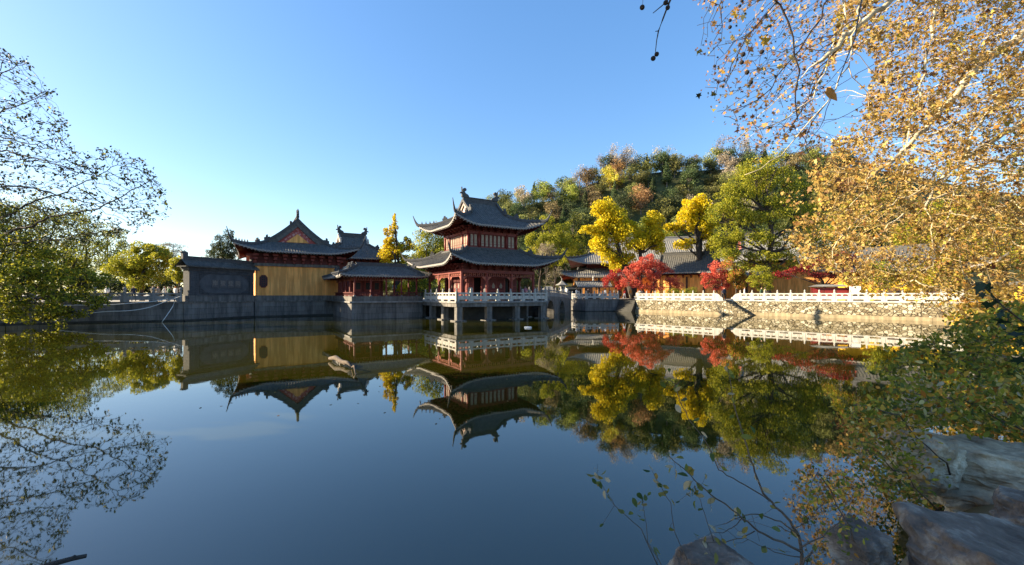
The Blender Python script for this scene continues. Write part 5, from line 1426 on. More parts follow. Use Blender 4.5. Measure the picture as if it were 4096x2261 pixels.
for j in range(9):
    y = 95.5 + 4.7 * j
    x0, x1 = -34 + j * .4, 108
    n = int((x1 - x0) / 4.5)
    for i in range(n):
        x = x0 + (x1 - x0) * (i + .5 * (j % 2) + rng.uniform(-.3, .3)) / n; yy = y + rng.uniform(-1.3, 1.3)
        if j == 0 and 5 < x < 47: continue          # the halls stand here
        pxx = 2048 + F * x / yy
        if pxx > 3560: continue
        hgt = j / 8
        p = {'dark': .44 - .1 * hgt, 'olive': .30, 'lime': .16 - .08 * hgt, 'brown': .015 + .09 * hgt, 'russet': .012 + .012 * hgt, 'gold': .004, 'grey': .01 + .06 * hgt, 'conic': .05}
        ks = list(p); w = np.array([p[k] for k in ks]); kk = ks[int(rng.choice(len(ks), p=w / w.sum()))]
        put_hill(kk, x, yy, rng.uniform(.8, 1.15) if kk != 'conic' else rng.uniform(.8, 1.05)); cnt += 1
for k in range(11):
    x = rng.uniform(18, 78); put_hill('bare', x, 131 + rng.uniform(-1, 1.5), rng.uniform(1.15, 1.4)); cnt += 1
for (px_, py_, D) in ((2440, 640, 126), (2460, 650, 125)):
    p = PT(px_, py_, D); put_hill('gold', p.x, p.y, 1.0)
for kk in protos:
    for q, o in enumerate(protos[kk]):
        if (kk, q) not in used: put_hill(kk, 60 + 5 * q, 120, .9)
print('hill trees', cnt)
# ------------------------------------------------------------------ sampling helpers for the big near crowns
def in_poly(x, y, poly):
    c = False; n = len(poly); j = n - 1
    for i in range(n):
        xi, yi = poly[i]; xj, yj = poly[j]
        if (yi > y) != (yj > y) and x < (xj - xi) * (y - yi) / (yj - yi + 1e-12) + xi: c = not c
        j = i
    return c


def sample(poly, n, dfun, g, hole=None, keep=None):
    xs = [p[0] for p in poly]; ys = [p[1] for p in poly]; out = []
    while len(out) < n:
        x = g.uniform(min(xs), max(xs)); y = g.uniform(min(ys), max(ys))
        if not in_poly(x, y, poly): continue
        if hole is not None and in_poly(x, y, hole) and g.uniform() > .04: continue
        if keep and g.uniform() > keep(x, y): continue
        out.append(tuple(PT(x, y, dfun(x, y, g))))
    return np.array(out)


# ------------------------------------------------------------------ plane tree leaning in from the right
g = np.random.default_rng(41)
PLP = [(2740, -420), (2760, 40), (2800, 130), (2830, 330), (2880, 470), (2960, 560), (3080, 610), (3180, 560), (3300, 560), (3290, 620), (3215, 680), (3260, 760), (3200, 860), (3140, 930), (3170, 1010), (3260, 1070), (3330, 1120), (3430, 1130), (3520, 1170), (3620, 1160), (3720, 1215), (3830, 1240), (3900, 1290), (4000, 1260), (4500, 1300), (4500, -420)]
HOLE = [(3345, 210), (3450, 190), (3500, 260), (3480, 330), (3440, 420), (3400, 500), (3320, 560), (3270, 530), (3290, 420), (3330, 330)]
def pl_depth(x, y, g):
    t = min(1, max(0, (x - 2740) / 700)); t = t * t * (3 - 2 * t)
    lo = 8.5 + 2.0 * t + max(0, (y - 650)) * .006; hi = 10.5 + 9.5 * t
    return g.uniform(lo, max(hi, lo + 3))
def pl_keep(x, y):
    if x < 3330 and y < 640: return .9
    return 1.0
attr = sample(PLP, 9000, pl_depth, g, HOLE, pl_keep)
TR = [(27.5, 17.5, .4), (26.5, 17, 4), (25.3, 16.4, 8), (24.0, 15.6, 12), (22.5, 14.6, 16)]
def limb(at, pix, r0, r1):
    """a limb from trunk point index `at` through photo points (x, y, depth)"""
    pts = [TR[at]] + [tuple(PT(*p)) for p in pix]; return (pts, r0, r1)
limbs = [([*TR], .55, .3),
         limb(3, [(4300, 60, 15.5), (4096, 133, 15), (3997, 202, 14.8), (3921, 253, 14.5), (3858, 329, 14.2), (3788, 405, 14), (3738, 475, 13.8), (3668, 544, 13.5), (3624, 595, 13.3), (3560, 660, 13.2), (3490, 700, 13)], .24, .045),
         limb(2, [(4400, 380, 15.5), (4200, 440, 15), (4096, 487, 14.5), (3934, 582, 14.2), (3850, 640, 14), (3760, 720, 14), (3700, 830, 14)], .2, .04),
         limb(4, [(4100, -420, 13.5), (3750, -200, 12.2), (3554, 0, 11.5), (3459, 76, 11.3), (3409, 114, 11.2), (3358, 183, 11), (3290, 240, 10.8)], .2, .05),
         limb(4, [(3700, -480, 11.5), (3250, -250, 9.8), (3080, 0, 9.2), (3156, 88, 9.2), (3194, 190, 9.2), (3187, 316, 9.2), (3181, 392, 9.2), (3190, 480, 9.2)], .09, .012),
         limb(4, [(3800, -480, 11.5), (3450, -240, 10.2), (3371, 0, 9.8), (3364, 126, 9.8), (3320, 253, 9.7), (3238, 411, 9.6), (3111, 494, 9.5), (2990, 520, 9.4)], .08, .008),
         limb(4, [(3500, -560, 11), (3000, -300, 9.5), (2870, 0, 9), (2892, 90, 9), (2880, 170, 9), (2830, 224, 9)], .06, .007),
         limb(4, [(3600, -500, 11.2), (3300, -260, 10), (3150, -40, 9.5), (3060, 60, 9.4), (2985, 150, 9.3), (2940, 240, 9.2), (2905, 330, 9.2)], .07, .008),
         limb(4, [(3700, -460, 11.4), (3420, -180, 10.2), (3290, 40, 9.8), (3230, 160, 9.7), (3130, 300, 9.6), (3040, 400, 9.5), (2930, 440, 9.4)], .07, .008),
         limb(4, [(3650, -420, 11.6), (3480, -100, 10.6), (3430, 90, 10.4), (3380, 300, 10.3), (3240, 500, 10.2), (3120, 640, 10.1), (2980, 700, 10)], .075, .008),
         limb(3, [(4000, -250, 14), (3800, -60, 12.6), (3731, 63, 12.3), (3713, 190, 12.2), (3681, 380, 12.1), (3640, 520, 12), (3611, 633, 12)], .1, .02),
         limb(1, [(4350, 700, 20), (4096, 800, 19), (3930, 850, 18.6), (3816, 922, 18.2), (3765, 1012, 18), (3690, 1090, 17.8), (3603, 1149, 17.6)], .13, .02),
         limb(2, [(4300, 620, 17), (4096, 700, 16.5), (3950, 745, 16.2), (3830, 760, 16), (3720, 800, 15.8), (3600, 860, 15.6), (3500, 950, 15.5)], .13, .02),
         limb(2, [(4400, 540, 17), (4000, 640, 16), (3830, 690, 15.5), (3680, 760, 15), (3530, 830, 14.8), (3400, 900, 14.6), (3330, 1000, 14.5)], .12, .016),
         limb(3, [(4400, 200, 16), (4200, 330, 15.5), (4000, 400, 15.2), (3900, 520, 15), (3850, 650, 14.8), (3780, 900, 14.8)], .11, .02)]
pos, par, rad, nb = grow(limbs, attr, .3, 3.0, .38, 100, 5, .22)
plane = thing('plane_tree', 'huge plane tree with golden dry leaves and cream bark spreading over the right side', 'tree', (0, 0, 0))
rr, ch = branch_mesh(pos, par, rad, nb, .006, 2.3, 'limbs', None, plane, cap=.05, mats=[M['bark_plane'], M['twig_dark'], M['twig_pale']], mfun=lambda p, b: (1 if (2048 + F * p[0] / p[1] < 3330 and not (p[2] > 10.2 and p[1] > 10.6)) else (0 if b > .02 else 2)))  # bark colour by position: left limbs painted dark as if unlit
plane_nodes = np.array([pos[i] for i in range(nb, len(pos))])
print('plane nodes', len(pos))
near = plane_nodes
sel = g.choice(len(near), int(len(near) * .8), replace=False)
cnt_ = np.clip(g.poisson(16, len(sel)) + (g.uniform(size=len(sel)) < .15) * 12, 0, 42)
idx = np.repeat(sel, cnt_)
lp = near[idx] + g.normal(size=(len(idx), 3)) * .11 - np.array([0, 0, .06])
px_ = 2048 + F * lp[:, 0] / lp[:, 1]; py_ = HY - F * (lp[:, 2] - EYE) / lp[:, 1]
thin = (px_ < 3330) & (py_ < 640)
keep = ~thin | (g.uniform(size=len(lp)) < .26)
hole = np.array([in_poly(a, b, HOLE) for a, b in zip(px_, py_)]); keep &= ~hole | (g.uniform(size=len(lp)) < .06)
cl_ = np.array([mnoise.noise(Vector(p) * .85 + Vector((5, 1, 2))) + .5 * mnoise.noise(Vector(p) * 2.1) for p in lp])
keep &= thin | (g.uniform(size=len(lp)) < np.clip(.85 + 1.4 * cl_, .15, 1))
lp = lp[keep]; thin = thin[keep]; cl_ = cl_[keep]
tone = np.array([mnoise.noise(Vector(p) * .5 + Vector((9, 4, 7))) for p in lp]) + g.normal(size=len(lp)) * .25
tone_i = np.digitize(tone, [-.05, .38])
sz_ = np.where(thin, .08, .09) * np.clip(g.lognormal(-.1, .4, len(lp)), .35, 2.2)
print('plane leaves', len(lp))
leaves('golden_foliage', lp[~thin], sz_[~thin], [L['plane'], L['plane_dry'], L['plane_olive']], 'star', plane, 0, .5, 7, None, .9, None, np.where(tone_i[~thin] == 0, 0, np.where(tone_i[~thin] == 1, np.where(g.uniform(size=(~thin).sum()) < .6, 0, 1), 2)))
leaves('dry_foliage', lp[thin], sz_[thin], [L['plane_dry'], L['plane'], L['silhouette']], 'star', plane, 0, .5, 8, [.66, .12, .22], .8)
# the large leaf and seed balls hanging from the nearest twigs
def seed_ball(x, y, D, r, stalk):
    c = PT(x, y, D); bm = bmesh.new(); bmesh.ops.create_icosphere(bm, subdivisions=3, radius=r)
    for v in bm.verts: v.co *= 1 + .05 * mnoise.noise(v.co * 190)
    me = bpy.data.meshes.new('seed_ball'); bm.to_mesh(me); bm.free(); me.materials.append(M['seed'])
    me.polygons.foreach_set('use_smooth', [True] * len(me.polygons))
    o = bpy.data.objects.new('seed_ball', me); COL.objects.link(o); o.parent = plane; o.location = c
    s = PT(stalk[0], stalk[1], D); mb = MB(); mid = (s + c) / 2 + Vector((.004, 0, -.01)); mb.tube([s - c, mid - c, (0, 0, r * .8)], [.003, .0022, .002], 5); mb.build('stalk', M['twig'], o)
mb = MB()
mb.tube([PT(2740, -120, 4.6), PT(2690, -20, 4.6), PT(2671, 25, 4.6), PT(2651, 78, 4.6), PT(2634, 124, 4.6), PT(2627, 160, 4.6), PT(2622, 205, 4.6)], [.012, .011, .009, .008, .007, .005, .004], 6)
mb.tube([PT(2690, -20, 4.6), PT(2650, 22, 4.62), PT(2612, 53, 4.65)], [.008, .006, .004], 5); mb.tube([PT(2634, 124, 4.6), PT(2621, 126, 4.58)], [.006, .003], 4)
mb.tube([TR[4], PT(3400, -700, 8), PT(2900, -420, 5.2), PT(2740, -120, 4.6)], [.12, .05, .02, .012], 6)
mb.tube([PT(2900, -420, 5.2), PT(2620, -150, 4.6), PT(2571, -20, 4.55)], [.02, .008, .003], 5)
mb.build('hanging_twig', M['bark'], plane, True)
for x, y, D, r, stl in ((2569, 30, 4.55, .026, (2571, -20)), (2663, 11, 4.6, .026, (2690, -20)), (2671, 31, 4.6, .024, (2680, 5)), (2613, 234, 4.6, .026, (2622, 205)), (2627, 217, 4.6, .024, (2622, 205)),
                        (2968, 3, 8, .042, (2960, -60)), (2959, 25, 8, .04, (2965, -30)), (2920, 82, 8, .042, (2905, 75)), (2920, 109, 8, .046, (2915, 85)), (2858, 265, 8.5, .04, (2856, 200)), (2972, 218, 8, .06, (2970, 160)), (2967, 250, 8, .055, (2985, 215)), (2988, 290, 8, .058, (2990, 240)), (3003, 330, 8, .058, (3000, 290)), (3047, 208, 8, .058, (3056, 170))):
    seed_ball(x, y, D, r * (1 if D < 5 else .72), stl)
def single_leaf(x, y, D, s, mat, rot, parent, name='leaf'):
    bm = bmesh.new()
    c = bm.verts.new((0, 0, .05 * s)); ring = [bm.verts.new((a * s, 0.12 * s * math.sin(7 * a) + .1 * s * abs(a), b * s)) for a, b in SHAPES['star']]
    for i in range(len(ring)): bm.faces.new((c, ring[i], ring[(i + 1) % len(ring)]))
    me = bpy.data.meshes.new(name); bm.to_mesh(me); bm.free(); me.materials.append(mat)
    o = bpy.data.objects.new(name, me); COL.objects.link(o); o.parent = parent; o.location = PT(x, y, D); o.rotation_euler = rot
    return o
single_leaf(3325, 372, 4.0, .16, L['plane_dry'], (.3, 2.6, .5), plane)
mb = MB(); mb.tube([PT(3350, 330, 4.0), PT(3420, 150, 4.8), PT(3480, -200, 6)], [.004, .008, .012], 5); mb.tube([PT(3325, 345, 4.0), PT(3350, 330, 4.0)], [.0025, .003], 4); mb.build('hanging_twig', M['twig'], plane)
for x, y, D, s, rot in ((2940, 58, 7, .17, (0, .3, .2)), (3060, 165, 8, .2, (.4, 1.2, .2)), (2930, 150, 7.5, .13, (.2, 2, .6)), (3195, 35, 7, .13, (.2, .1, 1.2)), (3120, 265, 8, .14, (.5, 2.4, 0)), (2990, 170, 8, .13, (.2, .8, 0)), (3165, 228, 8, .14, (.3, 2.8, .3))):
    single_leaf(x, y, D, s, L['orange'] if s > .15 else L['plane'], rot, plane)

# ------------------------------------------------------------------ tall half bare tree over the left shore
g = np.random.default_rng(51)
LP = [(-500, 60), (-20, 170), (60, 195), (110, 240), (170, 320), (225, 360), (270, 450), (290, 560), (330, 600), (430, 580), (500, 610), (590, 640), (640, 700), (685, 770), (680, 850), (640, 890), (560, 930), (470, 960), (380, 980), (250, 1000), (-500, 1020)]
attr = sample(LP, 5200, lambda x, y, g: g.uniform(31, 38), g, None, lambda x, y: 1.0 if y > 560 else .55)
T2 = [(-47, 36.5, 1.0), (-46.6, 36.3, 5), (-46, 36, 9), (-45.6, 35.8, 14), (-45.4, 35.6, 19)]
def limb2(at, pix, r0, r1): return ([T2[at]] + [tuple(PT(*p)) for p in pix], r0, r1)
limbs = [(T2, .42, .14),
         limb2(1, [(-100, 965, 36), (0, 943, 35.5), (97, 914, 35), (211, 867, 34.5), (304, 855, 34), (400, 830, 33.8), (520, 770, 33.5), (610, 720, 33.4)], .15, .025),
         limb2(1, [(-60, 900, 36.4), (53, 853, 36), (133, 805, 35.6), (256, 768, 35.2), (374, 714, 35), (470, 660, 34.8)], .12, .025),
         limb2(2, [(-60, 590, 35.8), (0, 602, 35.5), (107, 624, 35), (224, 656, 34.6), (320, 693, 34.4), (400, 706, 34.3)], .11, .025),
         limb2(3, [(-60, 535, 35.5), (0, 549, 35), (90, 570, 34.6), (160, 591, 34.4), (230, 600, 34.2)], .09, .02),
         limb2(3, [(-80, 500, 35.5), (0, 453, 35), (107, 410, 34.5), (171, 383, 34.2), (215, 370, 34)], .09, .02),
         limb2(4, [(-100, 330, 35.5), (0, 300, 35), (60, 270, 34.6), (110, 250, 34.4)], .08, .02),
         limb2(2, [(-80, 760, 35.8), (40, 745, 35.3), (160, 760, 35), (300, 800, 34.6), (430, 830, 34.4), (560, 850, 34.2)], .1, .02),
         limb2(1, [(-80, 1000, 35), (80, 970, 34.6), (220, 960, 34.3), (360, 930, 34), (480, 920, 33.8)], .1, .02)]
pos, par, rad, nb = grow(limbs, attr, .42, 4.5, .55, 95, 6)
lt = thing('half_bare_tree', 'tall half bare tree with long dark branches reaching out over the left shore', 'tree', (0, 0, 0))
rr, ch = branch_mesh(pos, par, rad, nb, .011, 2.25, 'limbs', M['bark'], lt, cap=.09)
nodes = np.array(pos[nb:]); print('left nodes', len(pos))
tips_ = [i for i in range(nb, len(pos)) if not ch[i]]
tips_ += [par[i] for i in tips_ if par[i] >= nb]
idx = np.repeat(np.array(tips_) - nb, g.poisson(2.6, len(tips_)))
lp = nodes[idx] + g.normal(size=(len(idx), 3)) * .13
leaves('small_leaves', lp, .22, [L['silhouette'], L['camphor']], 'oval', lt, 0, .3, 9, [.8, .2], .3)

# ------------------------------------------------------------------ rocks on the near bank
def rock(label, c, r, rot, mat, seed, flat=.0, pw=3.0, amp=.16, sub=6):
    bm = bmesh.new(); bmesh.ops.create_icosphere(bm, subdivisions=sub, radius=1)
    off = Vector((seed * 3.7, seed * 1.3, seed * 2.1))
    gr = np.random.default_rng(900 + seed)
    planes = [(Vector((0, 0, 1)), .95), (Vector((0, 0, -1)), 1.0)]
    for k in range(6):
        a = k * math.pi / 3 + gr.uniform(-.35, .35); planes.append((Vector((math.cos(a), math.sin(a), gr.uniform(-.25, .25))).normalized(), gr.uniform(.85, 1.0)))
    for k in range(9):
        d = Vector(gr.normal(size=3)).normalized(); planes.append((d, gr.uniform(.95, 1.12)))
    for v in bm.verts:
        p = v.co.copy()
        q = p.normalized(); q = q * min(of / max(1e-4, nn.dot(q)) for nn, of in planes)
        d = mnoise.fractal(q * 1.6 + off, 1.0, 2.0, 5) * amp * .75 + (mnoise.ridged_multi_fractal(q * 2.6 + off, 1.0, 2.1, 5, .9, 2.0) - 1) * amp * .22 + mnoise.noise(q * 14 + off) * .012 + mnoise.noise(Vector((q.x * 4, q.y * 5, q.z * 22)) + off) * .018
        s = 1 + d
        v.co = Vector((q.x * s * r[0], q.y * s * r[1], q.z * s * r[2]))
    me = bpy.data.meshes.new('rock'); bm.to_mesh(me); bm.free(); me.materials.append(mat)
    o = bpy.data.objects.new('rock', me); COL.objects.link(o); o.location = c; o.rotation_euler = rot
    return tag(o, label, 'rock', 'rocks on the near bank')
rock('large dark flat topped rock filling the bottom right corner', PT(4170, 2470, 3.0), (.95, .62, .5), (.05, .16, .35), M['rock'], 1, pw=4)
rock('dark rock ledge at the right edge behind the large flat rock', PT(4330, 2180, 3.75), (.85, .42, .36), (0, .12, .2), M['rock'], 2, pw=4)
rock('pale broken limestone boulder under the bushes on the right bank', PT(4060, 1930, 5.1), (1.05, .6, .42), (0, .1, -.2), M['rock_pale'], 3, amp=.22)
rock('small pale grey block between the limestone boulder and the dark rocks', PT(3690, 1850, 4.9), (.42, .3, .3), (0, .3, .3), M['rock_pale'], 4, amp=.2)
rock('rounded brown rock peeking in at the bottom edge left of the sapling', PT(2850, 2290, 3.1), (.3, .24, .17), (0, 0, .2), M['rock'], 5, pw=2.4)
rock('small pale stone at the waterline left of the dark rocks', PT(3440, 2180, 3.3), (.22, .2, .12), (0, 0, .5), M['rock'], 6)
rock('grey stone half hidden inside the bushes on the right bank', PT(3690, 1640, 6.4), (.32, .25, .2), (0, 0, .5), M['rock_pale'], 8)

# ------------------------------------------------------------------ sapling in front of the water
def cx(x, y): return 2300 + x / 1.4343, 1400 + y / 1.4343
sap = thing('sapling', 'thin bare sapling with a few yellow and green leaves in front of the dark water', 'sapling', (0, 0, 0))
BR = [([(1300, 1330), (1300, 1230), (1290, 1080), (1230, 980), (1150, 900), (1080, 820), (1030, 700), (1000, 600), (960, 480), (920, 350), (900, 230), (870, 90)], 2.75, 2.9, .013, .0022),
      ([(1295, 1150), (1140, 1085), (1050, 1040), (960, 960), (870, 890), (780, 830), (700, 760), (640, 700), (570, 640), (520, 590)], 2.75, 2.5, .009, .0018),
      ([(1280, 1060), (1180, 990), (1080, 950), (980, 945), (920, 970), (850, 1000)], 2.76, 2.65, .006, .002),
      ([(1110, 865), (1000, 790), (900, 730), (820, 680), (740, 510), (650, 390), (600, 300), (570, 190), (515, 160)], 2.8, 2.6, .005, .0016),
      ([(1300, 1120), (1420, 1070), (1510, 990), (1550, 890)], 2.75, 2.85, .006, .0018),
      ([(1030, 1040), (960, 1080), (870, 1100), (760, 1105), (690, 1070)], 2.73, 2.6, .004, .0014), ([(1295, 1190), (1180, 1170), (1060, 1120), (960, 1070)], 2.75, 2.6, .004, .0014),
      ([(1300, 1000), (1320, 980), (1350, 1005)], 2.75, 2.75, .004, .002), ([(1160, 1010), (1230, 1040), (1310, 1000), (1330, 970)], 2.78, 2.78, .004, .0016), ([(960, 960), (940, 990), (900, 1020), (850, 1050), (780, 1050)], 2.7, 2.6, .004, .0016),
      ([(1300, 1230), (1360, 1150), (1330, 1235)], 2.7, 2.7, .006, .003)]
B2 = [([(660, 1330), (640, 1190), (570, 1050), (550, 880), (500, 790), (440, 690)], 3.0, 3.0, .004, .0014), ([(500, 1330), (490, 1230), (420, 1100), (405, 950), (380, 850)], 3.0, 3.0, .004, .0014), ([(480, 1250), (380, 1030), (230, 890), (170, 800), (130, 720)], 3.0, 3.1, .004, .0014), ([(800, 1100), (740, 930), (700, 830), (690, 780)], 2.9, 2.9, .003, .0012)]
mb = MB(); tips = []
for pts, d0, d1, r0, r1 in BR + B2:
    n = len(pts); P3 = [PT(*cx(*p), d0 + (d1 - d0) * i / (n - 1)) for i, p in enumerate(pts)]
    fine = []
    for i in range(n - 1):
        for k in range(3): fine.append(P3[i].lerp(P3[i + 1], k / 3) + Vector(g.normal(size=3)) * .003)
    fine.append(P3[-1]); m = len(fine)
    mb.tube(fine, [r0 + (r1 - r0) * (i / (m - 1)) ** .7 for i in range(m)], 5)
    for i in range(m // 3, m):
        if g.uniform() < .42: tips.append(fine[i] + Vector(g.normal(size=3)) * .02)
    if (pts, d0, d1, r0, r1) in B2 or n > 8:
        for k in range(9): tips.append(fine[-1 - int(g.integers(0, max(1, m // 3)))] + Vector(g.normal(size=3)) * .025)
    for k in range(3):
        i = int(g.integers(m // 3, m)); e = fine[i] + Vector(g.normal(size=3)) * .07; mb.tube([fine[i], fine[i].lerp(e, .5) + Vector(g.normal(size=3)) * .008, e], [.0016, .0013, .001], 3)
        if g.uniform() < .7: tips.append(e)
mb.build('stems', M['twig'], sap, True)
leaves('foliage', np.array([tuple(t) for t in tips]), .055, [L['sapling']], 'oval', sap, .2, .3, 12, None, .5)

# ------------------------------------------------------------------ bushes on the near right bank
def bush(label, poly, n_attr, depth, n_leaf, size, roots, mats, weights, seed, step=.12, shape='oval', r0=.02, grp='bushes on the near right bank', name='shrub'):
    g = np.random.default_rng(seed)
    attr = sample(poly, n_attr, depth, g)
    limbs = [([tuple(PT(*p)) for p in r], r0, .005) for r in roots]
    pos, par, rad, nb = grow(limbs, attr, step, step * 9, step * 1.4, 60, seed)
    t = thing(name, label, 'shrub', (0, 0, 0), 0, grp)
    branch_mesh(pos, par, rad, nb, .0018, 2.2, 'stems', M['twig'], t, cap=.012)
    nodes = np.array(pos[nb:]) if len(pos) > nb else np.array(pos)
    idx = g.integers(0, len(nodes), n_leaf); lp = nodes[idx] + g.normal(size=(n_leaf, 3)) * step * .5
    leaves('foliage', lp, size, mats, shape, t, .3, .25, seed, weights, .4)
    return t
bush('dense olive bush overhanging the water on the right bank', [(3520, 1440), (3640, 1360), (3760, 1310), (3880, 1260), (3980, 1230), (4200, 1190), (4200, 1560), (3950, 1540), (3820, 1500), (3700, 1520), (3580, 1540), (3480, 1510)], 700, lambda x, y, g: g.uniform(6.0, 8.5), 3800, .08,
     [[(4150, 1750, 6.5), (4000, 1560, 6.5), (3840, 1430, 6.6), (3600, 1380, 6.7)], [(4200, 1700, 7.5), (4050, 1450, 7.5), (3950, 1290, 7.6)]], [L['bush'], L['camphor'], L['orange']], [.68, .26, .06], 201)
bush('yellowing bush with broad leaves above the limestone boulder', [(3460, 1580), (3560, 1520), (3700, 1480), (3900, 1500), (4200, 1480), (4200, 1790), (3980, 1740), (3820, 1740), (3700, 1690), (3560, 1700), (3450, 1660)], 600, lambda x, y, g: g.uniform(4.6, 6.2), 2600, .07,
     [[(4250, 1850, 5.4), (4050, 1700, 5.3), (3850, 1600, 5.2), (3600, 1570, 5.2)], [(4250, 1800, 5.0), (4120, 1600, 5.0)]], [L['bush'], L['orange'], L['sapling']], [.7, .14, .16], 202)
bush('trailing brown twigs with small dry leaves hanging over the water left of the boulder', [(3360, 1640), (3480, 1600), (3600, 1680), (3680, 1780), (3720, 1900), (3700, 2000), (3560, 2010), (3480, 1950), (3400, 1860), (3340, 1760)], 420, lambda x, y, g: g.uniform(4.0, 5.0), 1900, .05,
     [[(3800, 1900, 4.6), (3700, 1760, 4.5), (3560, 1650, 4.5), (3420, 1620, 4.5)], [(3760, 2050, 4.3), (3620, 1900, 4.3), (3470, 1800, 4.3)]], [L['bush'], L['orange'], L['sapling']], [.55, .3, .15], 203, r0=.01)
bush('sparse dark twigs with brown and green leaves beside the sapling', [(3200, 1880), (3300, 1850), (3440, 1900), (3480, 2000), (3460, 2200), (3400, 2260), (3260, 2100), (3200, 1980)], 200, lambda x, y, g: g.uniform(3.0, 3.6), 420, .038,
     [[(3480, 2330, 3.2), (3420, 2150, 3.2), (3330, 1980, 3.2), (3270, 1890, 3.2)]], [L['bush'], L['orange'], L['camphor']], [.5, .3, .2], 204, r0=.006)
bush('low green leafy bush at the right end of the long balustrade', [(3830, 1230), (3900, 1200), (4000, 1220), (4200, 1230), (4200, 1330), (3960, 1350), (3860, 1330), (3800, 1290)], 300, lambda x, y, g: g.uniform(13, 18), 2600, .16,
     [[(4250, 1300, 15), (4050, 1280, 15), (3900, 1260, 15)]], [L['bush'], L['orange'], L['plane']], [.4, .3, .3], 205, step=.25, r0=.03)
spr = thing('leafy_branch', 'dark green glossy leafed branch hanging at the right edge', 'branch', (0, 0, 0))
mb = MB(); P3 = [PT(4180, 1330, 3.2), PT(4096, 1290, 3.2), PT(4010, 1225, 3.2), PT(3960, 1170, 3.2), PT(3925, 1140, 3.2)]; mb.tube(P3, [.008, .006, .005, .004, .003], 5); mb.tube([PT(4300, 1000, 3.4), PT(4180, 1330, 3.2)], [.012, .008], 5); mb.build('stem', M['bark'], spr)
lp = [PT(x, y, 3.2 + g.uniform(-.08, .08)) for x, y in ((3920, 1150), (3940, 1165), (3965, 1190), (3930, 1180), (3985, 1205), (3950, 1215), (4010, 1235), (4000, 1260), (4030, 1265), (4015, 1290), (4050, 1300), (4060, 1340), (4085, 1370), (4090, 1310), (4100, 1400), (3945, 1150), (4040, 1240), (4010, 1305), (4075, 1440))]
leaves('foliage', np.array([tuple(p) for p in lp]), .085, [L['sprig']], 'star', spr, 0, .5, 15, None, .3)

